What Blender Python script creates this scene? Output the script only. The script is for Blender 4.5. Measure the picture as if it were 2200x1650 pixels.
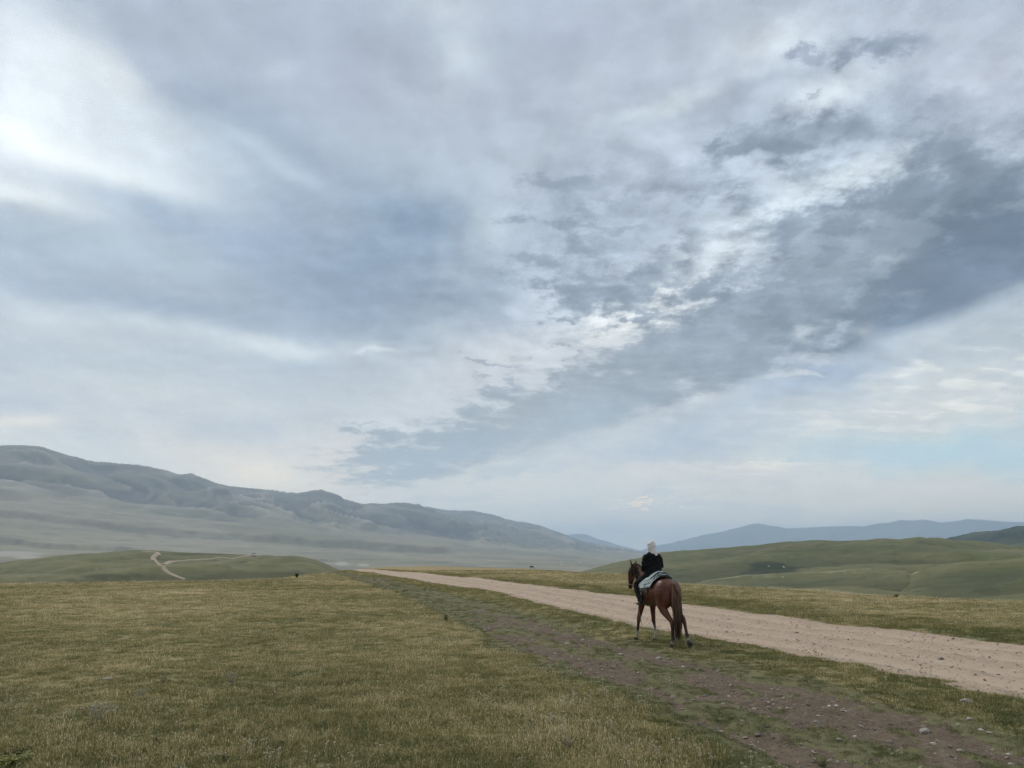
import bpy, bmesh, math, random
import numpy as np
from mathutils import Vector, Matrix

for _o in list(bpy.data.objects):
    bpy.data.objects.remove(_o, do_unlink=True)
scene = bpy.context.scene
COL = scene.collection
random.seed(7)
RNG = np.random.default_rng(7)

# ------------------------------------------------------------------ camera
CAM_H = 1.9          # eye height above the meadow, metres
FPX = 1600.0         # focal length in photo pixels (photo is 2200 x 1650)
PITCH = math.atan(375.0 / FPX)
cam_data = bpy.data.cameras.new("camera")
cam = bpy.data.objects.new("camera", cam_data)
COL.objects.link(cam)
cam_data.sensor_width = 36.0
cam_data.lens = 36.0 * FPX / 2200.0
cam_data.clip_start = 0.1
cam_data.clip_end = 200000.0
cam.location = (0, 0, CAM_H)
cam.rotation_euler = (math.pi / 2 + PITCH, 0, 0)
scene.camera = cam

SP, CP = math.sin(PITCH), math.cos(PITCH)


def px_dir(px, py):
    """Direction (unnormalised) of a photo pixel, numpy friendly."""
    xc = (np.asarray(px, float) - 1100.0) / FPX
    yc = (825.0 - np.asarray(py, float)) / FPX
    return xc, CP - SP * yc, SP + CP * yc


def px_az(px, py=1200.0):
    x, y, z = px_dir(px, py)
    return np.arctan2(x, y)


def px_slope(px, py):
    """rise per metre of horizontal distance along that pixel's ray"""
    x, y, z = px_dir(px, py)
    return z / np.hypot(x, y)


def px_ground(px, py, z=0.0):
    """where that ray meets the level z (a survey of the meadow)"""
    x, y, zz = px_dir(px, py)
    t = (z - CAM_H) / zz
    return x * t, y * t


# ------------------------------------------------------------------ node helper
class NT:
    def __init__(self, tree):
        self.t = tree
        self.n = tree.nodes
        self.l = tree.links

    def node(self, typ, **kw):
        nd = self.n.new(typ)
        for k, v in kw.items():
            setattr(nd, k, v)
        return nd

    def put(self, sock, v):
        if hasattr(v, "is_output"):
            self.l.new(v, sock)
        elif v is not None:
            sock.default_value = v

    def m(self, op, a, b=None, c=None, clamp=False):
        nd = self.node("ShaderNodeMath", operation=op, use_clamp=clamp)
        for i, v in enumerate((a, b, c)):
            if v is not None:
                self.put(nd.inputs[i], v)
        return nd.outputs[0]

    def v(self, op, a, b=None, s=None):
        nd = self.node("ShaderNodeVectorMath", operation=op)
        self.put(nd.inputs[0], a)
        if b is not None:
            self.put(nd.inputs[1], b)
        if s is not None:
            self.put(nd.inputs["Scale"], s)
        return nd.outputs["Value"] if op in ("DOT_PRODUCT", "LENGTH", "DISTANCE") else nd.outputs["Vector"]

    def comb(self, x, y, z):
        nd = self.node("ShaderNodeCombineXYZ")
        for i, q in enumerate((x, y, z)):
            self.put(nd.inputs[i], q)
        return nd.outputs[0]

    def sep(self, v):
        nd = self.node("ShaderNodeSeparateXYZ")
        self.put(nd.inputs[0], v)
        return nd.outputs

    def noise(self, vec, scale, detail=4, rough=0.55, dist=0.0, dims="3D", lac=2.0):
        nd = self.node("ShaderNodeTexNoise", noise_dimensions=dims)
        if vec is not None:
            self.put(nd.inputs["Vector"], vec)
        nd.inputs["Scale"].default_value = scale
        nd.inputs["Detail"].default_value = detail
        nd.inputs["Roughness"].default_value = rough
        nd.inputs["Lacunarity"].default_value = lac
        nd.inputs["Distortion"].default_value = dist
        return nd.outputs["Fac"], nd.outputs["Color"]

    def ss(self, v, a, b, lo=0.0, hi=1.0):
        nd = self.node("ShaderNodeMapRange", interpolation_type="SMOOTHSTEP")
        self.put(nd.inputs["Value"], v)
        nd.inputs["From Min"].default_value = a
        nd.inputs["From Max"].default_value = b
        nd.inputs["To Min"].default_value = lo
        nd.inputs["To Max"].default_value = hi
        return nd.outputs[0]

    def lin(self, v, a, b, lo=0.0, hi=1.0, clamp=True):
        nd = self.node("ShaderNodeMapRange", clamp=clamp)
        self.put(nd.inputs["Value"], v)
        nd.inputs["From Min"].default_value = a
        nd.inputs["From Max"].default_value = b
        nd.inputs["To Min"].default_value = lo
        nd.inputs["To Max"].default_value = hi
        return nd.outputs[0]

    def mix(self, f, a, b, blend="MIX"):
        nd = self.node("ShaderNodeMix", data_type="RGBA", blend_type=blend)
        self.put(nd.inputs[0], f)
        for i, q in ((6, a), (7, b)):
            if isinstance(q, tuple) and len(q) == 3:
                q = q + (1.0,)
            self.put(nd.inputs[i], q)
        return nd.outputs[2]

    def ramp(self, f, stops, interp="LINEAR"):
        nd = self.node("ShaderNodeValToRGB")
        cr = nd.color_ramp
        cr.interpolation = interp
        while len(cr.elements) < len(stops):
            cr.elements.new(0.5)
        for e, (p, c) in zip(cr.elements, stops):
            e.position = p
            e.color = tuple(c) + (1.0,) if len(c) == 3 else c
        self.put(nd.inputs[0], f)
        return nd.outputs[0]


def s2l(c):
    return tuple(((v / 255.0) / 12.92) if v <= 10 else ((v / 255.0 + 0.055) / 1.055) ** 2.4 for v in c)


# ------------------------------------------------------------------ sky (world)
SUN_AZ = math.radians(-38.0)     # behind the bright cloud, left of the view
SUN_EL = math.radians(40.0)
BG = 0.1
world = bpy.data.worlds.new("World")
scene.world = world
world.use_nodes = True
W = NT(world.node_tree)
W.n.clear()
wout = W.node("ShaderNodeOutputWorld")
bg = W.node("ShaderNodeBackground")
bg.inputs["Strength"].default_value = BG
W.l.new(bg.outputs[0], wout.inputs["Surface"])
nish = W.node("ShaderNodeTexSky", sky_type="NISHITA")
nish.sun_disc = False
nish.sun_elevation = SUN_EL
nish.sun_rotation = SUN_AZ
nish.altitude = 2000.0
nish.air_density = 1.0
nish.dust_density = 0.6
nish.ozone_density = 1.2

SKYGAIN = 1.0


def skyc(c):
    return tuple(v * SKYGAIN / BG for v in s2l(c)) + (1.0,)


tc = W.node("ShaderNodeTexCoord")
D = W.v("NORMALIZE", tc.outputs["Generated"])
dx, dy, dz = W.sep(D)
az = W.m("ARCTAN2", dx, dy)
el = W.m("ARCSINE", dz)
AE = W.comb(az, el, 1.0)
# cloud-deck coordinates: where the ray pierces a layer overhead
zden = W.m("ADD", W.m("MAXIMUM", dz, 0.0), 0.16)
pu = W.m("DIVIDE", dx, zden)
pv = W.m("DIVIDE", dy, zden)
PL = W.comb(pu, pv, 0.0)
# streets of cloud run towards a point left of the view's middle
rot = W.node("ShaderNodeVectorRotate", rotation_type="Z_AXIS")
W.put(rot.inputs["Vector"], PL)
rot.inputs["Angle"].default_value = -0.25
PR = rot.outputs[0]
PST = W.v("MULTIPLY", PR, (1.0, 0.42, 1.0))

nA, nAc = W.noise(D, 3.2, 3, 0.5)
nB, nBc = W.noise(D, 9.0, 5, 0.58)
nC, nCc = W.noise(PST, 2.6, 6, 0.6, dims="2D")
nD, nDc = W.noise(PL, 5.5, 8, 0.66, dims="2D")
warp_soft = W.v("MULTIPLY", W.v("SUBTRACT", nAc, (0.5, 0.5, 0.5)), (0.16, 0.10, 0.0))
warp_mid = W.v("MULTIPLY", W.v("SUBTRACT", nBc, (0.5, 0.5, 0.5)), (0.10, 0.07, 0.0))
warp_rag = W.v("MULTIPLY", W.v("SUBTRACT", nDc, (0.5, 0.5, 0.5)), (0.17, 0.10, 0.0))
AE_S = W.v("ADD", W.v("ADD", AE, warp_soft), W.v("SCALE", warp_mid, s=0.6))
AE_M = W.v("ADD", AE, warp_mid)
AE_R = W.v("ADD", W.v("ADD", AE, W.v("SCALE", warp_mid, s=0.5)), warp_rag)


def px_ae(px, py):
    x, y, z = px_dir(px, py)
    n = math.sqrt(x * x + y * y + z * z)
    return np.array([math.atan2(x, y), math.asin(z / n)])


def blob_d(px, py, rx, ry, deg, coords):
    """normalised elliptical distance from a sky position (angles in the world)"""
    c = px_ae(px, py)
    J = np.column_stack([(px_ae(px + 5, py) - px_ae(px - 5, py)) / 10, (px_ae(px, py + 5) - px_ae(px, py - 5)) / 10])
    a = math.radians(deg)
    R = np.array([[math.cos(a), math.sin(a)], [-math.sin(a), math.cos(a)]])
    A = np.diag([1 / rx, 1 / ry]) @ R @ np.linalg.inv(J)
    o = -A @ c
    q1 = W.v("DOT_PRODUCT", coords, (A[0, 0], A[0, 1], o[0]))
    q2 = W.v("DOT_PRODUCT", coords, (A[1, 0], A[1, 1], o[1]))
    return W.m("MULTIPLY_ADD", q1, q1, W.m("MULTIPLY", q2, q2))


ERO = W.m("ADD", W.m("MULTIPLY", W.m("SUBTRACT", nD, 0.5), 1.9), W.m("MULTIPLY", W.m("SUBTRACT", nB, 0.5), 0.9))
LUMP = W.m("MULTIPLY_ADD", ERO, 0.62, 1.0)


def soft(col, px, py, rx, ry, deg, c, a, coords=None):
    d2 = blob_d(px, py, rx, ry, deg, coords or AE_S)
    f = W.m("MULTIPLY", W.m("EXPONENT", W.m("MULTIPLY", d2, -1.0)), a)
    f = W.m("MULTIPLY", f, LUMP, clamp=True)
    return W.mix(f, col, skyc(c))


def crisp(col, px, py, rx, ry, deg, c, a, edge=(0.30, 0.92), coords=None):
    c = tuple(v - 13 for v in c)
    # body of the cloud worn away by billows, so edges fray and the inside stays uneven
    d2 = blob_d(px, py, rx, ry, deg, coords or AE_M)
    f = W.m("EXPONENT", W.m("MULTIPLY", d2, -0.75))
    g = W.m("MULTIPLY_ADD", ERO, W.m("MINIMUM", W.m("MULTIPLY", f, 2.2), 1.0), f)
    return W.mix(W.ss(g, edge[0], edge[1], 0.0, a), col, skyc(c))


# base overcast: pale skyline, greyer above, zenith brightened as fill light, same all round
col = W.ramp(W.m("DIVIDE", el, 1.5708), [
    (0.0, skyc((190, 196, 202))), (0.06, skyc((187, 194, 203))), (0.15, skyc((180, 188, 200))),
    (0.35, skyc((173, 181, 196))), (0.50, skyc((182, 188, 200))), (1.0, skyc((222, 226, 231)))])
# streets of thin and thick cloud everywhere
col = W.mix(W.ss(nC, 0.40, 0.68, 0.0, 0.55), col, skyc((158, 170, 188)))
col = W.mix(W.ss(nC, 0.48, 0.30, 0.0, 0.45), col, skyc((200, 208, 218)))

# ---- upper left: thin bright cloud in front of the sun
for a in [
    (60, 40, 220, 70, 20, (198, 205, 216), 0.8),
    (150, 270, 300, 200, 25, (221, 227, 235), 0.95),
    (330, 300, 180, 90, 32, (214, 221, 230), 0.8),
    (235, 360, 260, 26, 17, (228, 233, 238), 0.8),
    (50, 305, 100, 26, 20, (236, 240, 243), 0.8),
    (270, 160, 100, 45, 10, (234, 238, 242), 0.8),
    (60, 420, 200, 30, 8, (226, 231, 236), 0.8),
    (110, 275, 50, 16, 20, (208, 215, 223), 0.6),
    (480, 215, 400, 78, 33, (160, 170, 188), 0.88),
    (700, 60, 420, 110, 5, (169, 178, 194), 0.7),
    (800, 210, 250, 110, 20, (171, 178, 194), 0.7),
    (590, 165, 50, 34, 0, (190, 200, 213), 0.6),
    (560, 300, 200, 50, 30, (163, 174, 192), 0.6),
    (600, 345, 210, 22, 27, (190, 202, 214), 0.75),
    (480, 350, 150, 35, 25, (190, 201, 213), 0.6),
    (760, 580, 330, 180, 12, (143, 159, 181), 0.92),
    (905, 455, 120, 95, 20, (133, 153, 177), 0.85),
    (780, 640, 300, 65, 8, (140, 154, 174), 0.8),
    (400, 465, 210, 45, 14, (153, 169, 192), 0.75),
    (300, 545, 270, 45, 13, (174, 187, 201), 0.8),
    (60, 540, 220, 60, 10, (163, 178, 195), 0.7),
    (330, 655, 360, 36, 7, (152, 166, 187), 0.8),
    (840, 320, 180, 40, 15, (184, 194, 207), 0.55),
    (1010, 330, 160, 70, 0, (180, 190, 204), 0.6),
    (960, 25, 100, 40, 0, (196, 204, 215), 0.75),
]:
    col = soft(col, *a)
for a in [
    (995, 130, 55, 60, 0, (200, 209, 219), 0.8),
    (590, 742, 125, 20, 6, (206, 214, 222), 0.9),
    (330, 705, 320, 24, 9, (190, 200, 211), 0.85),
    (800, 765, 60, 7, 2, (212, 219, 226), 0.8),
    (250, 770, 420, 40, 4, (174, 186, 199), 0.7),
    (1060, 490, 70, 55, -20, (190, 200, 210), 0.7),
    (920, 720, 50, 22, -20, (182, 192, 204), 0.7),
]:
    col = soft(col, *a, coords=AE_M)
for a in [
    (450, 860, 500, 26, 3, (186, 194, 203), 0.7),
    (800, 830, 300, 40, 0, (178, 187, 198), 0.7),
    (600, 1003, 190, 50, 2, (206, 206, 203), 0.95),
    (40, 925, 130, 22, 2, (203, 206, 207), 0.85),
    (150, 985, 260, 30, 5, (184, 194, 203), 0.7),
    (1000, 800, 130, 70, -20, (192, 197, 206), 0.8),
    (760, 985, 60, 50, 0, (196, 198, 200), 0.7),
]:
    col = soft(col, *a)

# ---- right: lavender veil with bright rifts
for a in [
    (1250, 130, 220, 130, 0, (177, 184, 199), 0.7),
    (1225, 80, 70, 50, -20, (166, 173, 189), 0.6),
    (1260, 180, 60, 40, 0, (190, 198, 210), 0.6),
    (2050, 60, 260, 90, 0, (184, 190, 204), 0.7),
    (2120, 180, 200, 80, 0, (186, 191, 205), 0.7),
    (1500, 330, 150, 100, 0, (176, 185, 200), 0.6),
    (1660, 85, 150, 48, -14, (206, 213, 223), 0.8),
    (1450, 208, 110, 17, -22, (207, 216, 225), 0.85),
    (1790, 175, 110, 38, -10, (208, 216, 225), 0.85),
    (1850, 372, 190, 42, -14, (202, 210, 219), 0.85),
    (1690, 470, 170, 45, -18, (198, 207, 217), 0.85),
    (1520, 560, 130, 60, -30, (198, 206, 216), 0.8),
    (1440, 640, 120, 70, -30, (214, 219, 226), 0.9),
    (1330, 700, 120, 42, -15, (222, 226, 230), 0.9),
    (1180, 640, 70, 60, 0, (194, 201, 214), 0.7),
    (1130, 760, 110, 60, -10, (198, 202, 210), 0.7),
]:
    col = soft(col, *a, coords=AE_M)

# ---- the long dark bank, running from the right down to the left
for a in [
    (2120, 420, 260, 110, -14, (146, 157, 173), 0.9),
    (2000, 480, 250, 80, -14, (139, 151, 168), 0.95),
    (1800, 620, 280, 90, -24, (146, 157, 172), 0.95),
    (2080, 590, 300, 120, -26, (112, 127, 147), 0.97),
    (1580, 700, 250, 75, -22, (148, 159, 174), 0.9),
    (1420, 800, 260, 62, -18, (154, 165, 179), 0.92),
    (1180, 890, 260, 62, -20, (164, 175, 187), 0.9),
    (930, 975, 170, 42, -10, (158, 171, 186), 0.92),
    (1720, 590, 200, 70, -20, (152, 162, 177), 0.85),
]:
    col = crisp(col, *a, edge=(0.02, 0.80), coords=AE_R)
for a in [
    (2190, 600, 150, 70, -26, (110, 124, 145), 0.92),
    (1960, 690, 160, 40, -24, (108, 124, 146), 0.85),
    (1850, 712, 46, 20, -10, (160, 167, 178), 0.8),
    (1900, 560, 60, 12, -15, (162, 171, 183), 0.7),
    (1290, 890, 150, 40, -20, (150, 164, 181), 0.6),
    (970, 985, 120, 30, -8, (150, 165, 185), 0.7),
    (1350, 730, 90, 22, -25, (186, 192, 201), 0.5),
]:
    col = soft(col, *a, coords=AE_M)

# ---- torn dark puffs under the veil
for a in [
    (1690, 305, 150, 45, -8, (143, 154, 170), 0.92),
    (1640, 285, 90, 25, 0, (155, 166, 181), 0.8),
    (1790, 270, 90, 25, -12, (150, 160, 175), 0.8),
    (1905, 98, 92, 30, -6, (152, 162, 180), 0.9),
    (1740, 96, 42, 14, -10, (164, 172, 190), 0.85),
    (1730, 186, 20, 9, 0, (174, 183, 197), 0.8),
    (2030, 235, 50, 22, -10, (168, 176, 192), 0.7),
    (1235, 385, 70, 18, -10, (164, 174, 189), 0.8),
    (1215, 490, 90, 15, 4, (152, 163, 180), 0.85),
    (1275, 530, 60, 24, 10, (152, 163, 179), 0.85),
    (1240, 610, 120, 30, 5, (147, 158, 174), 0.92),
    (1385, 580, 70, 40, -25, (147, 158, 174), 0.92),
    (1280, 645, 90, 22, -8, (149, 160, 176), 0.92),
    (1470, 520, 40, 20, 0, (158, 168, 183), 0.8),
    (1590, 430, 70, 20, -15, (160, 170, 185), 0.8),
    (1560, 600, 90, 40, -8, (152, 163, 178), 0.9),
    (1600, 655, 110, 22, -10, (152, 163, 178), 0.9),
    (1390, 662, 40, 18, 20, (152, 163, 179), 0.85),
    (1240, 685, 26, 9, 10, (154, 165, 180), 0.85),
    (1215, 772, 26, 14, 20, (164, 173, 186), 0.8),
    (1075, 785, 50, 8, 5, (163, 174, 190), 0.8),
    (1085, 830, 36, 10, 10, (164, 175, 190), 0.8),
    (780, 915, 40, 7, 3, (168, 180, 193), 0.7),
    (1180, 392, 70, 18, -5, (166, 176, 191), 0.8),
    (1345, 435, 90, 20, -12, (166, 176, 191), 0.8),
    (1330, 485, 70, 20, -5, (160, 170, 186), 0.8),
    (1165, 570, 60, 12, 5, (158, 169, 185), 0.8),
    (1450, 590, 50, 14, -20, (160, 170, 186), 0.8),
    (1500, 700, 120, 30, -15, (158, 168, 183), 0.8),
    (2140, 275, 60, 16, -15, (170, 178, 192), 0.8),
]:
    col = crisp(col, *a, edge=(0.14, 0.95), coords=AE_R)
# ragged billow texture in the right-hand half of the deck
regR = W.m("EXPONENT", W.m("MULTIPLY", blob_d(1650, 480, 620, 330, -20, AE), -1.0))
bil = W.ss(nD, 0.46, 0.66)
col = W.mix(W.m("MULTIPLY", W.m("MULTIPLY", regR, bil), 0.38), col, skyc((146, 157, 173)))
edgeb = W.m("MULTIPLY", W.ss(nD, 0.36, 0.46), W.ss(nD, 0.52, 0.47))
col = W.mix(W.m("MULTIPLY", W.m("MULTIPLY", regR, edgeb), 0.08), col, skyc((214, 220, 227)))

# ---- below the bank's clean lower edge: a second, farther deck
exs = np.array([2500, 2200, 1850, 1600, 1300, 950, 800])
eys = np.array([470, 602, 738, 822, 922, 1024, 1060])
pts = np.array([px_ae(x, y) for x, y in zip(exs, eys)])
k3, k2, k1, k0 = np.polyfit(pts[:, 0], pts[:, 1], 3)
azc = W.m("MINIMUM", W.m("MAXIMUM", az, -0.25), 0.85)
eline = W.m("MULTIPLY_ADD", W.m("MULTIPLY_ADD", W.m("MULTIPLY_ADD", azc, k3, k2), azc, k1), azc, k0)
dist = W.m("SUBTRACT", eline, el)
dist = W.m("ADD", dist, W.m("MULTIPLY", W.m("SUBTRACT", nD, 0.5), 0.030))
dist = W.m("ADD", dist, W.m("MULTIPLY", W.m("SUBTRACT", nB, 0.5), 0.03))
far_m = W.ss(dist, -0.006, 0.020)
far_m = W.m("MULTIPLY", far_m, W.ss(az, -0.30, -0.10))
far_m = W.m("MULTIPLY", far_m, W.ss(az, 1.6, 0.9))
fcol = W.ramp(W.m("DIVIDE", el, 0.45), [
    (0.0, skyc((193, 196, 199))), (0.15, skyc((188, 194, 200))), (0.35, skyc((182, 191, 201))),
    (0.60, skyc((174, 184, 197))), (1.0, skyc((176, 186, 197)))])
PF = W.v("MULTIPLY", PL, (1.0, 1.0, 1.0))
nF, nFc = W.noise(W.v("MULTIPLY", PR, (1.0, 0.8, 1.0)), 3.1, 5, 0.55, dims="2D")
fcol = W.mix(W.ss(nF, 0.45, 0.66, 0.0, 0.55), fcol, skyc((164, 177, 196)))
for a in [
    (1720, 800, 190, 42, -6, (150, 168, 198), 0.7),
    (1540, 930, 320, 42, -10, (161, 175, 195), 0.75),
    (1450, 960, 200, 18, -4, (164, 178, 196), 0.5),
    (2000, 865, 320, 48, -6, (190, 197, 204), 0.85),
    (2080, 775, 190, 36, -8, (192, 199, 206), 0.7),
    (2060, 965, 330, 46, -3, (172, 200, 216), 0.95),
    (2180, 700, 160, 40, -20, (170, 181, 193), 0.7),
    (1500, 1010, 240, 20, 2, (190, 195, 202), 0.7),
    (2050, 1075, 420, 46, 0, (193, 197, 199), 0.85),
    (1250, 1090, 320, 60, 0, (182, 191, 201), 0.8),
]:
    d2 = blob_d(*a[:5], AE_M)
    fcol = W.mix(W.m("MULTIPLY", W.m("EXPONENT", W.m("MULTIPLY", d2, -1.0)), a[6]), fcol, skyc(a[5]))
# ribbed altocumulus: bright rows
rib, _ = W.noise(W.v("MULTIPLY", PL, (1.5, 2.9, 1.0)), 3.6, 5, 0.62, 0.25, dims="2D")
ribm = W.ss(rib, 0.44, 0.68)
reg1 = W.m("ADD", W.m("EXPONENT", W.m("MULTIPLY", blob_d(2060, 785, 210, 44, -6, AE_M), -1.0)),
           W.m("MULTIPLY", W.m("EXPONENT", W.m("MULTIPLY", blob_d(1950, 885, 330, 45, -6, AE_M), -1.0)), 0.75))
reg1 = W.m("ADD", reg1, W.m("MULTIPLY", W.m("EXPONENT", W.m("MULTIPLY", blob_d(1640, 1000, 160, 14, 0, AE_M), -1.0)), 0.9))
fcol = W.mix(W.m("MULTIPLY", ribm, W.m("MULTIPLY", reg1, 0.85, clamp=True)), fcol, skyc((216, 220, 222)))
for a in [
    (1690, 803, 60, 6, 0, (206, 213, 220), 0.8),
    (1640, 1000, 120, 7, 0, (202, 206, 209), 0.7),
    (1090, 1022, 70, 10, -10, (168, 180, 195), 0.8),
    (1170, 988, 40, 8, -18, (170, 181, 195), 0.7),
    (1290, 1003, 60, 7, -4, (176, 186, 198), 0.7),
    (1110, 1100, 20, 3, 0, (196, 201, 205), 0.4),
]:
    d2 = blob_d(*a[:5], AE_M)
    fcol = W.mix(W.ss(d2, 1.6, 0.2, 0.0, a[6]), fcol, skyc(a[5]))
for a in [(1395, 1079, 38, 6, -5, (222, 214, 203), 0.9), (1350, 1086, 30, 4, 0, (208, 207, 204), 0.8),
          (1300, 1090, 40, 3, 0, (200, 203, 205), 0.6), (1470, 1062, 40, 4, -5, (200, 204, 207), 0.7)]:
    d2 = blob_d(*a[:5], AE_R)
    fcol = W.mix(W.ss(d2, 1.8, 0.2, 0.0, a[6]), fcol, skyc(a[5]))
col = W.mix(far_m, col, fcol)

# billow relief: lit towards the sun, shaded away from it
nR, _ = W.noise(W.v("ADD", PL, (-0.030, 0.035, 0.0)), 5.5, 6, 0.62, dims="2D")
rel = W.m("MULTIPLY", W.m("SUBTRACT", nR, nD), W.m("MULTIPLY_ADD", regR, 0.85, 0.28))
# fine relief of the cloud deck, fading towards the skyline
amp = W.ss(el, 0.02, 0.35, 0.25, 1.0)
fine = W.m("ADD", W.m("MULTIPLY", W.m("SUBTRACT", nB, 0.5), 0.30), W.m("MULTIPLY", W.m("SUBTRACT", nC, 0.5), 0.34))
gain = W.m("MULTIPLY_ADD", W.m("ADD", fine, W.m("MULTIPLY", rel, 1.0)), amp, 1.0)
# above the haze layer the skyline is brighter than it looks through it
col = W.v("SCALE", col, s=gain)
gm_ = W.node("ShaderNodeGamma")
W.put(gm_.inputs[0], W.v("SCALE", col, s=BG / 0.47))
gm_.inputs[1].default_value = 1.24
col = W.v("SCALE", gm_.outputs[0], s=0.47 / BG)
# paler, warmer strip of far sky low down, all round, as seen from above the haze
glow = W.m("EXPONENT", W.m("MULTIPLY", W.m("MAXIMUM", el, 0.0), -9.0))
col = W.v("MULTIPLY", col, W.v("ADD", W.v("SCALE", (1.75, 1.20, 0.62), s=glow), (1.075, 1.08, 1.02)))
# a little clear air shows through where the deck is thinnest
clear = W.m("MULTIPLY", W.m("EXPONENT", W.m("MULTIPLY", blob_d(2080, 970, 330, 45, -3, AE_M), -1.0)), 0.25)
col = W.mix(W.m("MAXIMUM", clear, 0.03), col, nish.outputs[0])
W.l.new(col, bg.inputs["Color"])
world.cycles.sampling_method = "MANUAL"
world.cycles.sample_map_resolution = 512

# ------------------------------------------------------------------ sun behind cloud, exposure
sun_data = bpy.data.lights.new("sun", "SUN")
sun_data.energy = 1.5
sun_data.angle = math.radians(22.0)
sun_data.color = (1.0, 0.95, 0.88)
sun = bpy.data.objects.new("sun", sun_data)
COL.objects.link(sun)
_sd = Vector((math.sin(SUN_AZ) * math.cos(SUN_EL), math.cos(SUN_AZ) * math.cos(SUN_EL), math.sin(SUN_EL)))
sun.rotation_euler = _sd.to_track_quat("Z", "Y").to_euler()
sun.location = (0, 0, 60)

vs = scene.view_settings
vs.view_transform = "Standard"
vs.look = "None"
vs.exposure = 0.13
vs.gamma = 1.0
vs.use_curve_mapping = False
scene.render.engine = "CYCLES"
scene.cycles.use_denoising = True
scene.cycles.denoising_prefilter = "FAST"
scene.cycles.max_bounces = 6
scene.cycles.diffuse_bounces = 3
scene.cycles.glossy_bounces = 2
scene.cycles.transmission_bounces = 2
scene.cycles.transparent_max_bounces = 4
scene.cycles.volume_bounces = 1
scene.cycles.use_adaptive_sampling = True
scene.cycles.adaptive_threshold = 0.015
scene.cycles.adaptive_min_samples = 12
scene.cycles.caustics_reflective = False
scene.cycles.caustics_refractive = False
scene.render.film_transparent = False

# ================================================================== helpers
def lerp(a, b, t):
    return a + (b - a) * t


def sst(x, a, b):
    t = np.clip((np.asarray(x, float) - a) / (b - a), 0, 1)
    return t * t * (3 - 2 * t)


def _hash(ix, iy, seed):
    h = (ix.astype(np.int64) * 374761393 + iy.astype(np.int64) * 668265263 + seed * 1442695041) & 0xFFFFFFFF
    h = ((h ^ (h >> 13)) * 1274126177) & 0xFFFFFFFF
    h = h ^ (h >> 16)
    return (h & 0xFFFF) / 65535.0


def pnoise(x, y, seed=0):
    x = np.asarray(x, float)
    y = np.asarray(y, float)
    x, y = np.broadcast_arrays(x, y)
    ix = np.floor(x)
    iy = np.floor(y)
    fx = x - ix
    fy = y - iy
    u = fx * fx * fx * (fx * (fx * 6 - 15) + 10)
    v = fy * fy * fy * (fy * (fy * 6 - 15) + 10)

    def g(ox, oy):
        a = _hash(ix + ox, iy + oy, seed) * 2 * np.pi
        return np.cos(a) * (fx - ox) + np.sin(a) * (fy - oy)
    return lerp(lerp(g(0, 0), g(1, 0), u), lerp(g(0, 1), g(1, 1), u), v) * 1.5


def fbm(x, y, octaves=4, seed=0, rough=0.5):
    s = 0.0
    a = 1.0
    f = 1.0
    for o in range(octaves):
        s = s + a * pnoise(x * f, y * f, seed + o * 17)
        a *= rough
        f *= 2.03
    return s


def mesh_from(name, verts, faces, attrs=None, smooth=True):
    me = bpy.data.meshes.new(name)
    verts = np.asarray(verts, np.float32)
    faces = np.asarray(faces, np.int32)
    k = faces.shape[1]
    me.vertices.add(len(verts))
    me.vertices.foreach_set("co", verts.ravel())
    me.loops.add(faces.size)
    me.loops.foreach_set("vertex_index", faces.ravel())
    me.polygons.add(len(faces))
    me.polygons.foreach_set("loop_start", np.arange(0, faces.size, k, dtype=np.int32))
    me.polygons.foreach_set("use_smooth", np.full(len(faces), smooth))
    me.update(calc_edges=True)
    for an, av in (attrs or {}).items():
        at = me.attributes.new(an, "FLOAT", "POINT")
        at.data.foreach_set("value", np.asarray(av, np.float32).ravel())
    return me


def grid_faces(nr, nc):
    i = np.arange(nr * nc).reshape(nr, nc)
    return np.stack([i[:-1, :-1], i[:-1, 1:], i[1:, 1:], i[1:, :-1]], -1).reshape(-1, 4)


def link(name, me, mat=None, parent=None, **props):
    o = bpy.data.objects.new(name, me)
    COL.objects.link(o)
    if mat is not None and me is not None:
        if len(me.materials) == 0:
            me.materials.append(mat)
    if parent is not None:
        o.parent = parent
    for k, v in props.items():
        o[k] = v
    return o


def new_mat(name):
    m = bpy.data.materials.new(name)
    m.use_nodes = True
    t = NT(m.node_tree)
    b = t.n["Principled BSDF"]
    return m, t, b


# ================================================================== the lie of the land (metres, camera foot at 0,0,0)
# rim of the meadow plateau: distance to the brow, by bearing
_rim_px = [(-400, 1258), (0, 1252), (300, 1247), (500, 1243), (610, 1240), (690, 1229), (745, 1222.0), (820, 1217), (900, 1214.5), (1025, 1216.5),
           (1230, 1225), (1352, 1232), (1465, 1250), (1691, 1265), (1909, 1281), (2073, 1288), (2200, 1294), (2600, 1305)]
_rim_az = np.array([px_az(x, y) for x, y in _rim_px])
_rim_d = np.array([math.hypot(*px_ground(x, y)) for x, y in _rim_px])


def xs_of(pts):
    """polyline given as photo survey points -> world (y ascending, x)"""
    g = np.array([px_ground(x, y) for x, y in pts])
    g = g[np.argsort(g[:, 1])]
    return g[:, 1], g[:, 0]


_near = lambda y, x: (y, x)
RD_R = xs_of([(2500, 1418), (2200, 1384), (2054, 1367), (1945, 1354.5), (1836, 1344), (1691, 1324), (1545, 1305), (1458, 1294.5), (1362, 1279.6),
              (1195, 1262), (1059, 1245.5), (933, 1232.5), (813, 1225), (750, 1221.0)])
RD_L = xs_of([(2700, 1660), (2200, 1511), (2018, 1465), (1873, 1436), (1764, 1416), (1618, 1389), (1491, 1365), (1359, 1344), (1241, 1316), (1114, 1285),
              (1059, 1270), (923, 1250.6), (820, 1233.6), (735, 1222.2)])
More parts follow.
